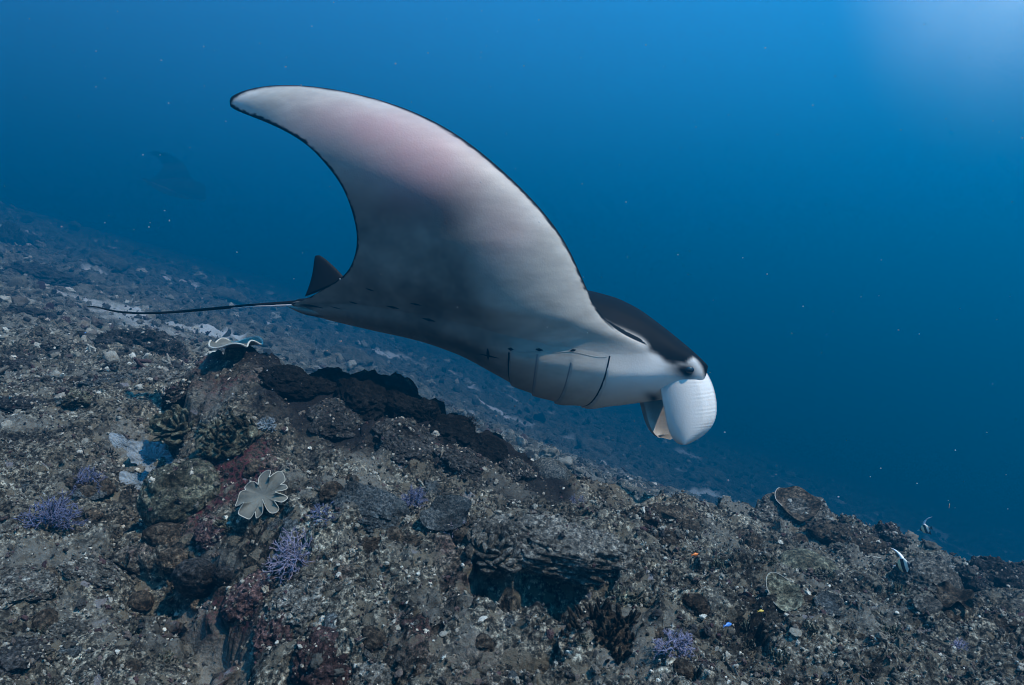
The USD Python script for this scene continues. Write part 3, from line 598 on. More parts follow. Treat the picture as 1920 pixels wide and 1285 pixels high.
def fan_plate(seed, R=1.0, arc=2.4, ridges=26, rise=.45):
    """A ribbed plate spreading from its foot."""
    r_ = np.random.default_rng(seed); a = np.linspace(-arc / 2, arc / 2, 110); r = np.linspace(.08, 1, 40)
    out = 1 + .10 * np.sin(4 * a + r_.uniform(0, 6)) + .06 * np.sin(11 * a + r_.uniform(0, 6)) + .03 * np.sin(29 * a)
    rad = R * r[:, None] * out[None]; A = a[None] + 0 * rad
    z = R * (rise * r[:, None] ** 1.3 + .05 * r[:, None] * np.sin(5 * A + 2)) + R * .030 * (r[:, None] ** .5) * (abs(np.sin(ridges * A / 2 + 2.2 * np.sin(3 * r[:, None] * 3 + A))) - .5) + R * .03 * np.sin(r[:, None] * 16 + 3 * A)
    top = np.stack([rad * np.cos(A), rad * np.sin(A), z], -1); bot = top - [0, 0, .045 * R]
    return closed_loft(np.concatenate([top, bot[:, ::-1]], 1))
def fingers(seed, R=1.0, n=60, L=.4, r0=.06):
    r_ = np.random.default_rng(seed); out = []
    for i in range(n):
        a, d = r_.uniform(0, 6.28), math.sqrt(r_.uniform(0, 1)) * R
        p = np.array([math.cos(a) * d, math.sin(a) * d * .8, -.1 * R + .35 * (1 - (d / R) ** 2) * R])
        q = np.array([p[0] * .35, p[1] * .35, R * .8]) + r_.normal(0, .14 * R, 3); q /= np.linalg.norm(q)
        l = L * R * r_.uniform(.6, 1.2); k = r_.normal(0, .06 * R, 3)
        pts = [p, p + q * l * .4 + k * .3, p + q * l * .75 + k, p + q * l * .95 + k * 1.3, p + q * l + k * 1.35]
        r = r0 * R * r_.uniform(.8, 1.25); out.append(tube(pts, [r * 1.1, r, r * 1.0, r * .7, r * .15], 7))
    return cat(out)
def fluted(seed, R=1.0, n=11):
    """A cushion of upright folded lobes."""
    r_ = np.random.default_rng(seed); out = []
    base = lump(4, (.8 * R, .7 * R, .5 * R), .2, seed=seed); out.append(base)
    for i in range(n * 2):
        a = i * 2.4 + r_.uniform(-.3, .3); d = R * math.sqrt((i + .5) / (n * 2)) * .78
        c = np.array([math.cos(a) * d, math.sin(a) * d * .9, R * (.28 + .30 * (1 - (d / R) ** 2))])
        m = lump(3, (R * .26, R * .085, R * .38), .25, seed=seed * 31 + i, fine=.08)
        ax = np.array([c[0] * .9, c[1] * .9, R * .55]); v = align(m.vertices, ax / np.linalg.norm(ax), a + r_.uniform(-.5, .5) + 1.57)
        out.append(trimesh.Trimesh(v + c, m.faces, process=False))
    return cat(out)

mottled('coral_cream', (.04, .04, .032), (.12, .116, .092), 16, .7, .2, 200, .002, .06)
mottled('rim_cream', (.20, .20, .17), (.38, .37, .32), 40, .7, .2, 200, .002, .05)
mottled('coral_violet', (.07, .066, .10), (.21, .20, .28), 60, .75, .4, 260, .002, .12)
mottled('coral_indigo', (.03, .034, .065), (.10, .11, .18), 60, .75, .4, 260, .002, .12)
mottled('coral_paleblue', (.045, .06, .07), (.17, .20, .22), 40, .75, .5, 220, .003, .08)
speckled('coral_bluegrey', .62, (.82, .95, 1.0), lo=.25, hi=.75, scale=120)
speckled('coral_olive', .75, (1, 1, .74), scale=60)
speckled('coral_brown', .42, (1, .80, .60), scale=60)
speckled('coral_grey', .75)
speckled('coral_dark', .26, (1, 1, 1))
speckled('turf_black', .05, (1, 1, 1), scale=60)  # near-black tone that paints shade onto the ridge boulders
mottled('white_edge', (.45, .47, .47), (.65, .67, .66), 40, .7, .2, 200, .002, .05)
speckled('stone', 1.25)

mottled('rim_bright', (.22, .22, .19), (.42, .41, .36), 30, .7, .3, 160, .003, .05)
ROCKS, LANDMARKS = [], []
def put(name, px, py, label, cat_, meshes, size_px, tilt=.25, spin=0., sink=.0, group=None, up=None):
    """meshes: [(part name, trimesh of unit size, material)]; size_px: half width of the thing in the 1920 frame."""
    h = on_bed(px, py)
    if h is None: print('no bed at', px, py); return
    p, n = h; R = size_px / FPX * p[1]
    LANDMARKS.append((px, py, label))
    n = tilt_to_camera(p, n if up is None else np.asarray(up, float), tilt)
    g = thing(name, p - n * sink * R, label, cat_, group)
    for pn, m, mt in meshes:
        if pn in ('rock', 'ledge', 'mound') and mt != 'turf_black':
            ROCKS.append((align(np.array(m.vertices) * R, n, spin) + p - n * sink * R, m.faces))
        obj(pn, (align(np.array(m.vertices) * R, n, spin), m.faces), mt, g, smooth=50)
    return g
def rim(pts, r, s=6): return tube(pts, r, s)
def leather(seed, pale=True, rr_=.020, **k):
    m, e = ruffle(seed, **k); st = closed_loft([[(rr * math.cos(a), rr * math.sin(a) * .9, z) for a in np.linspace(0, 6.28, 28, endpoint=False)] for rr, z in ((.60, -.75), (.5, -.5), (.42, -.25), (.40, -.12), (.36, -.07))])
    return [('cap', m, 'coral_cream'), ('rim', rim(e, rr_), 'rim_cream'), ('stalk', st, 'coral_olive')] if pale else [('cap', m, 'coral_brown'), ('stalk', st, 'coral_brown')]

put('leather_coral', 442, 664, 'cream leather coral with bright wavy rim on the peak of the near outcrop', 'coral', [(a, b, 'rim_bright' if a == 'rim' else c) for a, b, c in leather(3, rr_=.034, lobes=(2, 3, 5), amp=(.12, .10, .07), ruf=.10, cup=.20)], 47, tilt=.0, spin=.9, sink=-.32, up=(0, -.12, 1))
put('leather_coral', 497, 932, 'grey leather coral with deep pale folds lying on the face of the near outcrop', 'coral', leather(8, rr_=.016, lobes=(2, 3, 7), amp=(.13, .08, .05), ruf=.07, cup=.12, clefts=[(.3, .42, .10), (1.15, .30, .09), (1.9, .18, .10), (2.75, .46, .11), (3.5, .30, .08), (4.05, .50, .10), (4.75, .30, .09), (5.35, .52, .10), (5.85, .2, .08)]), 45, tilt=.42, spin=1.0, sink=-.18)
B = lambda s, m, **k: [('branches', branching(s, **k), m)]
put('branching_coral', 552, 1050, 'lacy violet branching coral below the grey leather coral', 'coral', B(1, 'coral_violet', n=30, depth=4, r0=.026), 60, tilt=.45, sink=.1)
put('branching_coral', 165, 915, 'small dark indigo branching coral on the left rubble, upper of two', 'coral', B(2, 'coral_indigo', n=26, depth=4, r0=.03), 44, tilt=.3, sink=.15)
put('branching_coral', 92, 980, 'wide dark indigo branching coral near the left edge, lower of two', 'coral', B(3, 'coral_indigo', n=30, depth=4, r0=.028), 60, tilt=.3, sink=.2)
put('branching_coral', 772, 945, 'dense dark blue branching coral right of the blue-grey crust', 'coral', B(4, 'coral_indigo', n=24, depth=4, r0=.035), 32, tilt=.4, sink=.1)
put('branching_coral', 858, 1008, 'spiky pale blue branching coral under the folded grey plate', 'coral', B(5, 'coral_violet', n=16, depth=3, r0=.03), 34, tilt=.4, sink=.1)
put('branching_coral', 612, 972, 'flat dull violet branching coral left of the blue-grey crust', 'coral', B(6, 'coral_indigo', n=16, depth=4, r0=.03), 36, tilt=.3, sink=.1)
put('branching_coral', 1268, 1218, 'faded violet branching coral at the bottom, right of the brown finger corals', 'coral', B(7, 'coral_violet', n=26, depth=4, r0=.03), 44, tilt=.4, sink=.2)
put('branching_coral', 1800, 1215, 'pale violet branching coral in the lower right corner', 'coral', B(8, 'coral_violet', n=18, depth=3, r0=.035), 22, tilt=.4, sink=.1)
put('branching_coral', 1082, 945, 'small blue branching coral below the smooth dome coral', 'coral', B(9, 'coral_indigo', n=16, depth=3, r0=.04), 22, tilt=.3, sink=.1)
put('plate_coral', 286, 866, 'pale blue ribbed plate coral on the left end of the near outcrop, larger of two', 'coral', [('plate', ruffle(31, lobes=(2, 7, 13), amp=(.20, .07, .06), ruf=.07, cup=.22, th=.04, ribs=.022)[0], 'coral_paleblue'), ('foot', trimesh.Trimesh(lump(3, (.3, .3, .3), seed=3).vertices - [0, 0, .38], ICO[3].faces, process=False), 'coral_olive')], 40, tilt=.55, spin=1.9, sink=-.12)
put('plate_coral', 264, 912, 'pale blue ribbed plate coral tucked under a larger one of the same colour', 'coral', [('plate', ruffle(32, lobes=(2, 6, 11), amp=(.30, .07, .06), ruf=.06, cup=.18, th=.04, ribs=.024)[0], 'coral_paleblue'), ('foot', trimesh.Trimesh(lump(3, (.3, .3, .3), seed=4).vertices - [0, 0, .38], ICO[3].faces, process=False), 'coral_olive')], 33, tilt=.55, spin=.5, sink=-.12)
put('plate_coral', 236, 840, 'narrow pale blue ribbed plate coral left of the fluted coral', 'coral', [('plate', ruffle(33, lobes=(2, 5, 9), amp=(.42, .07, .05), ruf=.06, cup=.15, th=.04, ribs=.024)[0], 'coral_paleblue')], 26, tilt=.5, spin=.8, sink=-.2)
put('tufted_coral', 502, 800, 'small pale blue tufted coral in the middle of the near outcrop', 'coral', B(10, 'coral_paleblue', n=20, depth=3, r0=.06), 24, tilt=.3, sink=.05)
put('crust_coral', 698, 955, 'blue-grey velvety crust spread over the face of the near outcrop', 'coral', [('crust', lump(5, (1, .62, .26), .5, knob=.10, knob_s=9, fine=.12, seed=21), 'coral_bluegrey')], 66, tilt=.4, spin=-.3, sink=-.06)
put('plate_coral', 738, 1005, 'brown rounded plate coral just below the blue-grey crust', 'coral', [('plate', fan_plate(3, arc=3.0, ridges=40, rise=.3), 'coral_brown'), ('foot', lump(3, (.3, .3, .25), seed=4), 'coral_brown')], 54, tilt=.75, spin=-1.2)
put('folded_plate_coral', 838, 972, 'smooth grey folded plate coral with thin pale lip', 'coral', [('plate', ruffle(12, lobes=(2, 3, 4), amp=(.16, .10, .05), ruf=.20, cup=.5)[0], 'coral_bluegrey'), ('lip', rim(ruffle(12, lobes=(2, 3, 4), amp=(.16, .10, .05), ruf=.20, cup=.5)[1], .009), 'coral_grey')], 42, tilt=.5, spin=.7, sink=-.1)
put('fluted_coral', 930, 1038, 'large grey coral head of upright folded lobes above the dark hollow', 'coral', [('lobes', fluted(3, n=16), 'coral_grey')], 60, tilt=.55, sink=.1)
put('fluted_coral', 332, 803, 'tan fluted coral with radiating folds above the pale blue plates', 'coral', [('lobes', fluted(5, n=13), 'coral_olive')], 44, tilt=.5, sink=.15)
put('massive_coral', 335, 925, 'big knobbly olive-grey coral mound on the left end of the outcrop', 'coral', [('mound', lump(5, (1, .9, .75), .25, knob=.16, knob_s=5, fine=.06, seed=31), 'coral_olive')], 66, tilt=.3, sink=.1)
put('finger_coral', 425, 818, 'low olive finger coral bed behind the knobbly mound', 'coral', [('fingers', fingers(2, n=90, L=.35, r0=.055), 'coral_olive'), ('base', lump(4, (.95, .75, .3), seed=6), 'coral_olive')], 56, tilt=.3, sink=.1)
put('finger_coral', 1130, 1195, 'brown finger coral cluster at the bottom, below the dark hollow', 'coral', [('fingers', fingers(4, n=150, L=.5, r0=.045), 'coral_brown'), ('base', lump(4, (.95, .8, .4), seed=7), 'coral_brown')], 70, tilt=.4, sink=.1)
put('finger_coral', 1170, 1130, 'pale brown finger coral on the right lip of the dark hollow', 'coral', [('fingers', fingers(5, n=70, L=.45, r0=.06), 'coral_olive'), ('base', lump(4, (.9, .8, .3), seed=8), 'coral_olive')], 34, tilt=.4, sink=.1)
put('sponge', 308, 1005, 'dark brown sponge in the notch under the knobbly mound, upper one', 'sponge', [('lump', lump(5, (1, .8, .8), .35, knob=.12, knob_s=4, seed=41), 'coral_brown')], 34, tilt=.4, sink=.1)
put('sponge', 322, 1052, 'dark brown sponge beside the black ribbed coral, lower one', 'sponge', [('lump', lump(5, (.8, .7, 1), .35, knob=.12, knob_s=4, seed=42), 'coral_brown')], 30, tilt=.4, sink=.1)
put('black_coral_head', 372, 1085, 'black coral head with fine ridges at the outcrop foot', 'coral', [('head', lump(5, (.72, .6, 1.15), .18, knob=.07, knob_s=11, fine=.03, seed=43), 'coral_dark')], 52, tilt=.35, sink=.1)
put('black_coral_head', 425, 1082, 'smaller black coral head wedged right of the ridged one', 'coral', [('head', lump(5, (.8, .6, 1.1), .2, knob=.08, knob_s=10, fine=.03, seed=44), 'coral_dark')], 28, tilt=.35, sink=.1)
put('round_stone', 264, 1131, 'smooth brown round stone lying on pale rubble left of the black coral', 'stone', [('stone', lump(4, (1, .85, .8), .12, fine=.02, seed=45), 'coral_brown')], 24, tilt=.1, sink=-.2)
put('dome_coral', 1035, 885, 'smooth grey-blue dome coral on the crest right of the dark ridge', 'coral', [('dome', lump(5, (1, .8, .72), .12, fine=.015, seed=46), 'coral_bluegrey')], 42, tilt=0, sink=.15)
put('boulder', 1285, 972, 'long brown coral boulder on the crest below the manta ray lobes', 'boulder', [('rock', lump(5, (1, .5, .36), .3, knob=.12, knob_s=4, seed=47), 'coral_brown')], 64, tilt=0, sink=.1)
put('boulder', 1205, 965, 'small brown boulder left of the long brown one on the crest', 'boulder', [('rock', lump(5, (1, .6, .5), .3, knob=.12, knob_s=4, seed=48), 'coral_brown')], 28, tilt=0, sink=.1)
put('boulder', 1250, 1012, 'squat dark brown boulder below the long brown one', 'boulder', [('rock', lump(5, (1, .7, .7), .3, knob=.12, knob_s=5, seed=49), 'coral_brown')], 36, tilt=.1, sink=.15)
put('boulder', 1408, 1025, 'upright greyish brown lump halfway between crest boulders and lobed soft coral', 'boulder', [('rock', lump(5, (.7, .6, 1), .3, knob=.12, knob_s=4, seed=50), 'coral_brown')], 28, tilt=.1, sink=.15)
def shelf_coral(seed): 
    m, e = ruffle(seed, lobes=(2, 3, 5), amp=(.10, .07, .04), ruf=.06, cup=.25)
    return m, e
_m, _e = shelf_coral(14)
put('plate_coral', 1490, 972, 'broad dark brown plate coral standing on the right-hand crest', 'coral', [('plate', trimesh.Trimesh(_m.vertices * .58 + [.1, .05, .42], _m.faces, process=False), 'coral_brown'), ('edge', rim(_e[70:125] * .58 + [.1, .05, .42], .010), 'rim_cream'), ('rock', lump(5, (.95, .8, .42), .3, knob=.15, knob_s=7, fine=.1, seed=51), 'coral_grey')], 68, tilt=.28, spin=.3, sink=.02)
put('boulder', 1430, 975, 'rough grey boulder left of the broad dark plate coral', 'boulder', [('rock', lump(5, (1, .8, .8), .35, knob=.15, knob_s=5, seed=52), 'coral_grey')], 28, tilt=0, sink=.1)
put('encrusted_rock', 1590, 1010, 'long dark brown encrusted rock sloping down right of the broad dark plate coral', 'rock', [('rock', lump(5, (1.1, .6, .36), .2, fine=.03, seed=53), 'coral_brown'), ('fringe', rim(np.array([(-.2, -.55, .08), (.05, -.6, .03), (.3, -.58, .06), (.5, -.55, .0), (.72, -.5, .05), (.95, -.35, .0)]), .012), 'rim_cream')], 66, tilt=.15, spin=-.45, sink=.05)
put('soft_coral', 1515, 1075, 'brown lobed soft coral on the right slope below the broad dark plate coral', 'coral', [('lobes', lump(5, (1, .8, .55), .2, knob=.28, knob_s=2.2, fine=.01, seed=54), 'coral_olive')], 48, tilt=.2, sink=-.1)
put('brain_coral', 1738, 1095, 'large round brain coral dome near the right edge', 'coral', [('dome', lump(5, (1, .85, .9), .08, ridge=.05, ridge_s=9, fine=.015, seed=55), 'coral_grey')], 62, tilt=.05, sink=.15)
put('soft_coral', 1785, 1125, 'small brown folded soft coral at the foot of the brain coral dome', 'coral', leather(17, False, lobes=(2, 4, 6), amp=(.1, .12, .1), ruf=.22, cup=.3), 34, tilt=.35, sink=-.1)
_m, _e = ruffle(19, lobes=(2, 3, 5), amp=(.14, .08, .04), ruf=.08, cup=.3)
put('plate_coral', 1468, 1124, 'curved tan plate coral with pale rim in the middle of the right slope', 'coral', [('plate', _m, 'coral_olive'), ('edge', rim(_e[60:200], .016), 'rim_cream')], 34, tilt=.55, spin=-.9, sink=-.5)
put('sponge', 1415, 1132, 'yellow-brown sponge left of the curved tan plate coral', 'sponge', [('lump', lump(4, (1, .6, .5), .35, knob=.1, seed=56), 'coral_brown')], 24, tilt=.2, sink=.1)
put('sponge', 1512, 1124, 'tiny yellow-brown sponge right of the curved tan plate coral', 'sponge', [('lump', lump(4, (1, .6, .5), .3, knob=.1, seed=57), 'coral_brown')], 17, tilt=.2, sink=.1)
put('mushroom_coral', 1556, 1140, 'round blue-grey mushroom coral disc right of the tiny sponge', 'coral', [('disc', ruffle(23, lobes=(2, 3, 5), amp=(.04, .04, .02), ruf=.03, cup=.1)[0], 'coral_bluegrey')], 28, tilt=.4, sink=-.35)
put('mushroom_coral', 1738, 1138, 'round brownish mushroom coral disc below the brain coral dome', 'coral', [('disc', ruffle(24, lobes=(2, 3, 5), amp=(.05, .04, .02), ruf=.03, cup=.05)[0], 'coral_grey')], 22, tilt=.5, sink=-.35)
put('boulder', 1662, 1012, 'craggy dark boulder standing on the crest left of the small fish', 'boulder', [('rock', lump(5, (1, .8, .8), .5, knob=.2, knob_s=5, seed=58), 'coral_dark')], 30, tilt=0, sink=.0)
for i, (x, y, s, lab) in enumerate([(1812, 1092, 30, 'craggy dark boulder right of the brain coral dome'), (1862, 1092, 44, 'tall craggy dark boulder second from the right edge on the crest'), (1915, 1090, 36, 'craggy dark boulder cut off by the right edge on the crest'), (1880, 1180, 34, 'flat brown boulder below the right crest boulders')]):
    put('boulder', x, y, lab, 'boulder', [('rock', lump(5, (1, .8, .8), .5, knob=.2, knob_s=5, seed=60 + i), 'coral_dark' if i < 3 else 'coral_brown')], s, tilt=0, sink=.0)
# boulders of the left slope
for i, (x, y, s, sc, mt, lab) in enumerate([
        (80, 520, 62, (1, .7, .5), 'coral_dark', 'wide black boulder high on the left slope'), (136, 535, 32, (.9, .7, .7), 'coral_dark', 'round dark boulder touching the wide black one on its right'),
        (12, 455, 36, (.8, .7, 1), 'coral_dark', 'dark boulder at the left edge beside a pale sand patch'), (270, 645, 62, (1, .7, .62), 'coral_dark', 'big dark boulder under the thin tail of the manta ray'),
        (318, 665, 40, (.7, .7, .8), 'coral_dark', 'dark boulder leaning on the right side of the big dark one'), (290, 715, 56, (1, .8, .55), 'coral_grey', 'grey rough boulder in front of the two dark ones below the tail'),
        (330, 735, 36, (1, .8, .5), 'coral_dark', 'low black boulder at the left foot of the near outcrop'), (203, 672, 16, (1, .8, .7), 'coral_olive', 'small round olive lump left of the grey rough boulder'),
        (200, 715, 44, (1, .8, .35), 'coral_bluegrey', 'flat blue-grey mound left of the grey rough boulder'), (95, 650, 36, (1, .8, .5), 'coral_grey', 'low grey mound in the middle of the left slope'),
        (60, 590, 40, (1, .8, .4), 'coral_dark', 'low dark mound below the wide black boulder'), (20, 690, 30, (1, .8, .7), 'coral_dark', 'dark lump at the left edge above the indigo corals'),
        (30, 760, 50, (1, .8, .4), 'coral_dark', 'broad dark mound at the left edge, lower than the others'), (145, 745, 26, (1, .9, .6), 'coral_olive', 'small ringed olive coral lump on the left slope'),
        (195, 885, 40, (1, .8, .5), 'coral_grey', 'grey lump between the indigo corals and the pale blue plates'), (40, 1090, 60, (1, .8, .4), 'coral_grey', 'wide grey rubble mound by the left edge'),
        (25, 1230, 56, (1, .8, .5), 'coral_dark', 'dark craggy lump in the lower left corner'), (175, 1065, 46, (1, .8, .4), 'coral_grey', 'grey mound above the smooth brown round stone'),
        (150, 1180, 60, (1, .8, .35), 'coral_grey', 'broad grey mound at the bottom left')]):
    put('boulder', x, y, lab, 'boulder', [('rock', lump(5, sc, .5, knob=.22, knob_s=6, fine=.18, seed=80 + i), mt)], s * .92, tilt=.0, spin=i * 1.3, sink=.2)
# crown of the near outcrop: boulders coloured black in place of the manta's shadow
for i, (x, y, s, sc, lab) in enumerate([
        (540, 712, 46, (1, .7, .5), 'black shade-painted boulder just right of the peak of the near outcrop'), (610, 725, 54, (1, .7, .55), 'black shade-painted boulder second from the left along the dark ridge'),
        (685, 735, 58, (1, .7, .5), 'black shade-painted boulder third from the left along the dark ridge'), (757, 758, 50, (1, .7, .5), 'black shade-painted boulder fourth from the left along the dark ridge'),
        (790, 780, 36, (.75, .7, .9), 'black upright knob standing out of the dark ridge'), (850, 808, 48, (1, .8, .5), 'black shade-painted boulder right of the upright knob'),
        (915, 845, 46, (1, .8, .5), 'black shade-painted boulder on the right shoulder of the dark ridge'), (970, 880, 34, (1, .8, .55), 'black shade-painted boulder at the right end of the dark ridge'),
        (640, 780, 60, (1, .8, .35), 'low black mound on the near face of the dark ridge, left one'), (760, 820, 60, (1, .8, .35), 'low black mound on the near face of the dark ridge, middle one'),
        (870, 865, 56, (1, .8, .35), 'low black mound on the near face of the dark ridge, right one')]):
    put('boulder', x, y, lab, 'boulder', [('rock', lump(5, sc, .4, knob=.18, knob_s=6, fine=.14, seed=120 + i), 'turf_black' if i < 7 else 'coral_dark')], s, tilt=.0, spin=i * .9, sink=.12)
put('feather_star', 878, 800, 'black feather star perched on the dark ridge', 'feather star', B(15, 'coral_dark', n=26, depth=2, r0=.016, flat=1.6), 34, tilt=0, sink=.0)
# boulders down on the far seabed
for i, (x, y, s, lab) in enumerate([(545, 655, 40, 'dim blue boulder on the far seabed right of the cream leather coral'), (660, 672, 34, 'dim blue boulder on the far seabed under the manta ray belly'), (210, 500, 40, 'hazy dark boulder high on the far left slope'),
        (420, 560, 40, 'hazy boulder on the far slope just above the manta ray tail'), (1120, 850, 40, 'dim blue boulder on the far seabed under the gills of the manta ray'), (1330, 900, 36, 'dim blue boulder on the far seabed below the manta ray lobes'), (90, 440, 34, 'hazy boulder at the top of the left slope beside pale sand')]):
    put('boulder', x, y, lab, 'boulder', [('rock', lump(4, (1, .8, .6), .5, knob=.2, knob_s=4, seed=150 + i), 'coral_grey')], s, tilt=0, sink=.15)
# a ledge that roofs the dark hollow
put('rock_ledge', 1035, 1052, 'rough grey rock ledge roofing the dark hollow in the outcrop', 'rock', [('ledge', lump(5, (1, .42, .34), .5, knob=.2, knob_s=7, fine=.18, seed=171), 'coral_grey')], 120, tilt=.0, spin=-.1, sink=-.2)
# crusty boulders that make up the broken left face of the near outcrop
speckled('coral_maroon', .55, (1, .62, .60), scale=60)
for i, (x, y, s, sc, mt, lab) in enumerate([(470, 1120, 52, (1, .8, .7), 'coral_maroon', 'maroon crusted boulder right of the black coral heads'), (528, 1182, 56, (1, .8, .7), 'coral_maroon', 'maroon crusted boulder above the pale sand, on the outcrop face'),
        (600, 1245, 62, (1, .8, .7), 'coral_maroon', 'maroon crusted boulder at the bottom edge right of the sand'), (560, 1130, 50, (1, .8, .5), 'stone', 'pale crusted boulder below the lacy violet coral'), (690, 1268, 60, (1, .8, .5), 'coral_grey', 'grey crusted boulder at the bottom edge, left of the middle'), (400, 1000, 40, (1, .8, .5), 'coral_maroon', 'maroon crusted boulder between the knobbly mound and the lacy violet coral')]):
    put('boulder', x, y, lab, 'boulder', [('rock', lump(5, sc, .45, knob=.2, knob_s=7, fine=.16, seed=190 + i), mt)], s, tilt=.25, spin=i * 1.1, sink=.25)

# small colonies dotted over the rock, alike within each kind
_r = np.random.default_rng(77)
def short_name(label):
    for w in (' on ', ' below ', ' right ', ' left ', ' in ', ' near ', ' at ', ' with ', ' behind ', ' tucked ', ' under ', ' lying ', ' above ', ' spread ', ' just ', ' of ', ' just below ', ' touching ', ' beside ', ' cut ', ' second ', ' third ', ' fourth ', ' standing ', ' wedged ', ' perched ', ' high ', ' leaning ', ' halfway ', ' sloping ', ' between ', ' by ', ' that ', ' roofing ', ',', ' the '):
        label = label.split(w)[0]
    return label
_all = [(x, y, short_name(l)) for x, y, l in LANDMARKS]
_cnt = {}
for _, _, l in _all: _cnt[l] = _cnt.get(l, 0) + 1
MARKS = [m for m in _all if _cnt[m[2]] == 1 and len(m[2].split()) >= 3]
taken = set()
def where(x, y, lead):
    for mx, my, l in sorted(MARKS, key=lambda m: math.hypot(m[0] - x, m[1] - y)):
        dx, dy = x - mx, y - my
        far = 'just ' if math.hypot(dx, dy) < 110 else 'well '
        side = ('right of' if dx > 0 else 'left of') if abs(dx) > abs(dy) else ('below' if dy > 0 else 'above')
        t = f'{lead} {far}{side} the {l}'
        if t not in taken and len(t.split()) <= 16:
            taken.add(t); return t
def scatter(n, name, lead, group, make, lo, hi, box=(20, 1900, 700, 1270)):
    made = 0
    while made < n:
        x, y = _r.uniform(box[0], box[1]), _r.uniform(box[2], box[3])
        h = on_bed(x, y)
        if h is None or h[0][1] > 4.5 or (x > 480 and y < 900 and x < 1000): continue
        k = int(_r.integers(0, 1000)); pn, m, mt = make(k)
        put(name, x, y, where(x, y, lead), 'coral', [(pn, m, mt)], _r.uniform(lo, hi), tilt=.3, spin=k, sink=.12, group=group); made += 1
scatter(26, 'lump_coral', 'little brown lump coral', 'little brown lump corals', lambda k: ('lump', lump(4, (1, .85, .7), .3, knob=.18, knob_s=5, fine=.1, seed=300 + k), 'coral_brown'), 12, 24)
scatter(22, 'knob_coral', 'little olive finger coral tuft', 'little olive finger coral tufts', lambda k: ('fingers', fingers(300 + k, n=34, L=.6, r0=.085), 'coral_olive'), 12, 22)
scatter(18, 'crust_patch', 'little grey crust patch', 'little grey crust patches', lambda k: ('crust', lump(4, (1, .7, .22), .45, knob=.1, knob_s=7, fine=.15, seed=400 + k), 'coral_bluegrey'), 12, 26)
scatter(16, 'turf_tuft', 'little black weed tuft', 'little black weed tufts', lambda k: ('tuft', branching(400 + k, n=22, depth=2, r0=.04), 'coral_dark'), 12, 22)
# ------------------------------------------------------------------ fish
material('idol_skin', {'a': ('attribute', {'attribute': 'band'}), 'r': ('rgb_ramp', {'interpolate': False, 'ramp': [(0, (.03, .03, .035)), (.12, (.62, .60, .50)), (.30, (.012, .012, .014)), (.52, (.66, .60, .36)), (.74, (.012, .012, .014)), (.92, (.62, .58, .40))]}),
                       'p': ('principled_bsdf', {'roughness': .45})}, [('a.fac', 'r.fac'), ('r.color', 'p.base_color')])
for nm, c in (('fin_white', (.70, .72, .72)), ('fin_black', (.015, .015, .018)), ('fish_orange', (.50, .15, .03)), ('fish_rust', (.16, .07, .03)), ('fish_blue', (.05, .16, .42)), ('fish_yellow', (.45, .33, .06)), ('fish_silver', (.5, .52, .52))):
    material(nm, {'p': ('principled_bsdf', {'base_color': c, 'roughness': .4})}, [])
def lens_body(outline, thick, n=26, m=16):
    """A flattened body: outline gives (x, top, bottom)."""
    o = np.array(outline, float); xs = np.linspace(o[0, 0], o[-1, 0], n); t, b = PchipInterpolator(o[:, 0], o[:, 1])(xs), PchipInterpolator(o[:, 0], o[:, 2])(xs)
    g = np.linspace(0, 2 * np.pi, m, endpoint=False)
    mid, hh = (t + b) / 2, (t - b) / 2
    th = thick * np.clip((hh / hh.max()) ** .6, .08, 1)
    return closed_loft(np.stack([np.broadcast_to(xs[:, None], (n, m)), np.sin(g)[None] * th[:, None], mid[:, None] + np.cos(g)[None] * hh[:, None]], -1))
def flat_fin(pts, th=.004):
    from shapely.geometry import Polygon
    m = trimesh.creation.extrude_polygon(Polygon(pts).buffer(0), th, engine='earcut'); v = m.vertices.copy()
    return trimesh.Trimesh(np.stack([v[:, 0], v[:, 2] - th / 2, v[:, 1]], -1), m.faces, process=False)
def spot_fish(g, parts, R, rot):
    for nm, m, mt, pv_ in parts: obj(nm, (np.asarray(m.vertices) * R @ rot.T, m.faces), mt, g, smooth=40, prim_vars=pv_)
def idol(px, py, y, R, rot, label, curl=1.0):
    g = thing('moorish_idol', P(px, py, y), label, 'fish', 'banded fish above the reef')
    body = lens_body([(-.62, .10, -.08), (-.45, .30, -.28), (-.1, .62, -.62), (.25, .50, -.52), (.5, .22, -.26), (.66, .06, -.10), (.82, .0, -.06)], .13)
    band = np.clip((np.array(body.vertices)[:, 0] + .62) / 1.44, 0, 1)
    s = np.linspace(0, 1, 30); st = np.stack([-.05 - 1.3 * s ** 1.5 * curl, .0 * s + .1 * np.sin(2 * s), .55 + 1.25 * s - .42 * s ** 2.5], -1)
    parts = [('body', body, 'idol_skin', {'band': band}), ('dorsal_streamer', tube(st, np.interp(s, [0, .15, .5, 1], [.16, .13, .08, .015]), 8), 'fin_white', None),
             ('tail_fin', flat_fin([(-.6, .09), (-.85, .24), (-.80, 0), (-.85, -.24), (-.6, -.09)], .02), 'fin_black', None), ('anal_fin', flat_fin([(.0, -.55), (-.45, -.85), (-.5, -.25)], .02), 'fin_black', None), ('snout', tube([(.75, 0, -.03), (.92, 0, -.05), (1.0, 0, -.06)], [.06, .04, .03], 8), 'fin_white', None)]
    spot_fish(g, parts, R, rot)
idol(1735, 992, 4.6, .052, _rot('z', 2.35) @ _rot('y', .35), 'brown and pale banded fish in open water above the right crest')
idol(1694, 1060, on_bed(1694, 1075)[0][1] - .30, .040, _rot('z', 2.0) @ _rot('y', .3), 'banded fish with long white dorsal streamer in front of the brain coral dome', -.55)
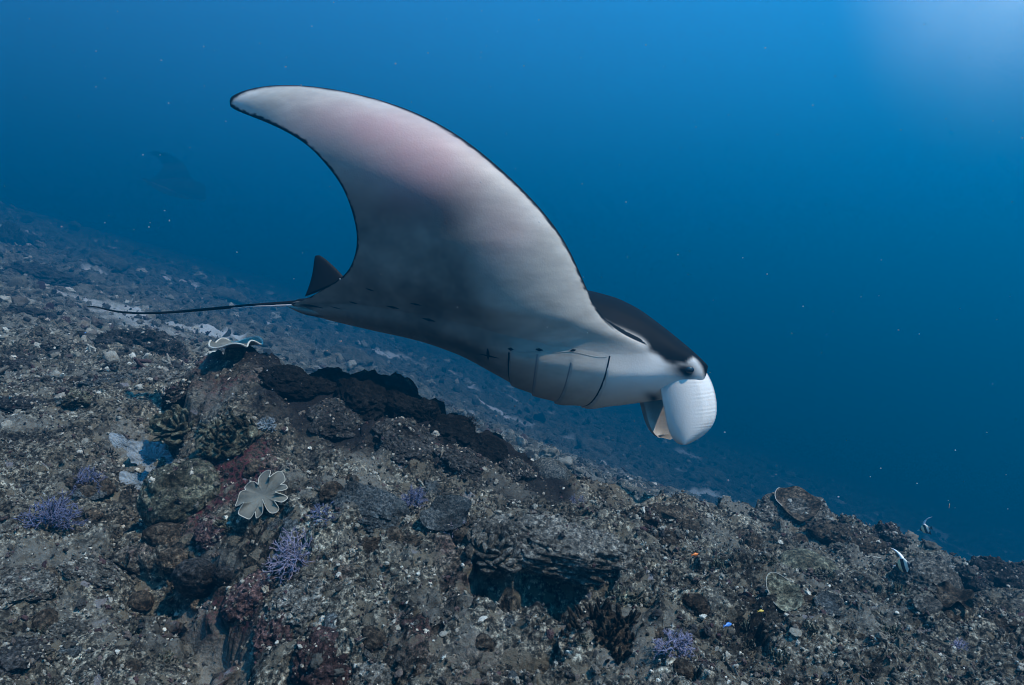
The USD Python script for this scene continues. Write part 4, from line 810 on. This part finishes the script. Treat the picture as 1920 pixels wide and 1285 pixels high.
def small_fish(px, py, y, R, mt, rot, label, name='reef_fish'):
    g = thing(name, P(px, py, y), label, 'fish')
    body = lens_body([(-.8, .07, -.07), (-.5, .18, -.18), (0, .36, -.34), (.5, .30, -.28), (.85, .10, -.12), (.95, .02, -.04)], .17)
    spot_fish(g, [('body', body, mt, None), ('tail_fin', flat_fin([(-.75, .06), (-1.15, .34), (-1.02, 0), (-1.15, -.34), (-.75, -.06)], .03), mt, None), ('dorsal_fin', flat_fin([(.4, .28), (.1, .52), (-.45, .40), (-.55, .15)], .03), mt, None)], R, rot)
def fish_at_bed(px, py, back, *a, **k):
    small_fish(px, py, on_bed(px, py)[0][1] - back, *a, **k)
small_fish(1780, 948, 5.2, .022, 'fish_rust', _rot('z', .8) @ _rot('y', -.9), 'tiny rust-coloured fish in open water, highest of the small fish')
fish_at_bed(1304, 1040, .05, .012, 'fish_orange', _rot('z', .3), 'tiny bright orange fish hovering over the rock below the crest boulders')
fish_at_bed(1365, 1172, .04, .013, 'fish_blue', _rot('z', .5), 'tiny blue fish close to the rubble left of the yellow-brown sponge')
fish_at_bed(1427, 1146, .04, .008, 'fish_yellow', _rot('z', .2), 'tiny yellow fish touching the yellow-brown sponge')
fish_at_bed(818, 677, 1.5, .05, 'fish_silver', _rot('z', .3) @ _rot('y', -.5), 'small silvery fish under the belly of the manta ray')
fish_at_bed(160, 625, .1, .02, 'fish_blue', _rot('z', .5), 'small blue fish over the left slope')

# a second manta ray, far off: the same animal seen from further away
_far = UsdGeom.Xform.Define(stage, '/World/' + numbered('manta_ray'))
_far.GetPrim().GetReferences().AddInternalReference('/World/manta_ray'); _far.GetPrim().SetInstanceable(True)
_far.ClearXformOpOrder() if hasattr(_far, 'ClearXformOpOrder') else None
_far.GetPrim().GetAttribute('xformOp:translate').Set(Gf.Vec3d(*map(float, P(335, 352, 42.0))))
_far.AddRotateZOp().Set(30.0); _far.AddRotateXOp().Set(78.0); _far.AddScaleOp().Set(Gf.Vec3f(1.9))
_far.SetXformOpOrder([UsdGeom.XformOp(_far.GetPrim().GetAttribute(n)) for n in ('xformOp:translate', 'xformOp:rotateZ', 'xformOp:rotateX', 'xformOp:scale')])
tag(_far, 'distant dark manta ray fading into the blue water at the left', 'manta ray')

# ------------------------------------------------------------------ loose coral rubble
def rubble_protos():
    out = []
    for k in range(6):
        v = np.array(ICO[3 if k < 2 else 2].vertices); r = 1 + 1.5 * fb(v, 1.6, 3, 200 + k) + .5 * fb(v, 5, 2, 210 + k)
        out.append(trimesh.Trimesh(v * r[:, None] * [1, .8, .65], ICO[3 if k < 2 else 2].faces, process=False))
    r_ = np.random.default_rng(5)
    for k in range(4):
        ms = []
        for j in range(3 + k):
            d = r_.normal(size=3) * [1, 1, .5]; d /= np.linalg.norm(d); b = r_.normal(size=3) * .25
            ms.append(tube([b - d * .7, b - d * .2 + r_.normal(size=3) * .08, b + d * .3, b + d * .8], [.16, .20, .17, .08], 6))
        out.append(cat(ms))
    v = np.array(ICO[2].vertices); out.append(trimesh.Trimesh(v * (1 + 1.2 * fb(v, 1.8, 3, 230))[:, None] * [1.1, .9, .22], ICO[2].faces, process=False))
    return out
def rubble_mat(name, stops):
    material(name, {'o': ('object_info', {}), 'r': ('rgb_ramp', {'ramp': stops}), 'g': ('geometry', {}), 'n': ('noise_texture', {'scale': 140, 'detail': 5, 'roughness': .7}), 'mr': ('map_range', {'from_min': .3, 'from_max': .7, 'to_min': .35, 'to_max': 1.5, 'clamp': True}),
                    'sc': ('vector_math', {'math_type': 'scale'}), 'b': ('bump', {'strength': .8, 'distance': .004}), 'p': ('principled_bsdf', {'roughness': .9, 'specular_ior_level': .2})},
             [('o.random', 'r.fac'), ('g.position', 'n.vector'), ('n.fac', 'mr.value'), ('r.color', 'sc.vector1'), ('mr.result', 'sc.scale'), ('sc.vector', 'p.base_color'), ('n.fac', 'b.height'), ('b.normal', 'p.normal')])
rubble_mat('rubble_mixed', [(0, (.015, .015, .015)), (.3, (.035, .033, .027)), (.5, (.08, .076, .061)), (.65, (.035, .016, .018)), (.75, (.13, .122, .097)), (.93, (.20, .193, .165)), (1, (.36, .35, .30))])
def rubble(name, count, keep, size, seed, label_kind='stuff'):
    r_ = np.random.default_rng(seed)
    pi = UsdGeom.PointInstancer.Define(stage, '/World/' + numbered(name)); tag(pi, kind='stuff')
    for k, m in enumerate(PROTOS): obj('chunk', m, 'rubble_mixed', pi, smooth=60); 
    pi.CreatePrototypesRel().SetTargets([c.GetPath() for c in pi.GetPrim().GetChildren()])
    w = keep(TER) * (1 - .55 * sand_) * (1 - cave_) * (1 - .8 * ridge_shade); w /= w.sum()
    idx = r_.choice(len(TER), count, p=w)
    p = TER[idx] + r_.normal(0, .003, (count, 3))
    if name == 'coral_rubble' and ROCKS:                                            # some of it lies on the boulders too
        a_ = [trimesh.Trimesh(*q, process=False) for q in ROCKS]; extra = []
        for q in a_:
            if q.centroid[1] < 5:
                smp, fi = trimesh.sample.sample_surface(q, int(min(500, 60 + 6000 * q.area)), seed=3)
                extra.append(smp[(q.face_normals[fi][:, 2] > .25)])
        p = np.vstack([p] + extra); count = len(p); ax_n = count
    s = size(p, r_)
    ax = r_.normal(size=(count, 4)); ax /= np.linalg.norm(ax, axis=1, keepdims=True)
    p[:, 2] += s * .25
    pi.CreatePositionsAttr(Vt.Vec3fArray.FromNumpy(p.astype(np.float32)))
    pi.CreateScalesAttr(Vt.Vec3fArray.FromNumpy((s[:, None] * r_.uniform(.8, 1.25, (count, 3))).astype(np.float32)))
    pi.CreateOrientationsAttr(Vt.QuathArray([Gf.Quath(float(a), float(b), float(c), float(d)) for a, b, c, d in ax]))
    pi.CreateProtoIndicesAttr(Vt.IntArray.FromNumpy(r_.integers(0, len(PROTOS), count).astype(np.int32)))
    return pi
PROTOS = rubble_protos()
rubble('coral_rubble', 90000, lambda t: ((t[:, 1] > .9) & (t[:, 1] < 5)).astype(float), lambda p, r: np.clip(r.lognormal(-5.75, .5, len(p)), .002, .017) * (.55 + .25 * p[:, 1]), 91)
rubble('seabed_stones', 26000, lambda t: ((t[:, 1] > 3.2) & (t[:, 1] < 50)).astype(float), lambda p, r: np.clip(r.lognormal(-3.85, .55, len(p)), .008, .10) * (.35 + .09 * p[:, 1]), 92)

# specks drifting in the water
_r = np.random.default_rng(17); _sp = []
for i in range(260):
    y = _r.uniform(.9, 4.5); x, z = _r.uniform(-.8, .8) * y, _r.uniform(-.25, .52) * y
    m = ICO[2].copy(); m = trimesh.Trimesh(m.vertices * _r.uniform(.5, 1.4, 3) * _r.uniform(.0007, .0017) * y / 1.6 + [x, y, z], m.faces, process=False); _sp.append(m)
material('drift', {'p': ('principled_bsdf', {'base_color': (.35, .38, .40), 'roughness': .8, 'alpha': .55})}, [])
tag(obj('drifting_specks', cat(_sp), 'drift', smooth=True), kind='stuff')
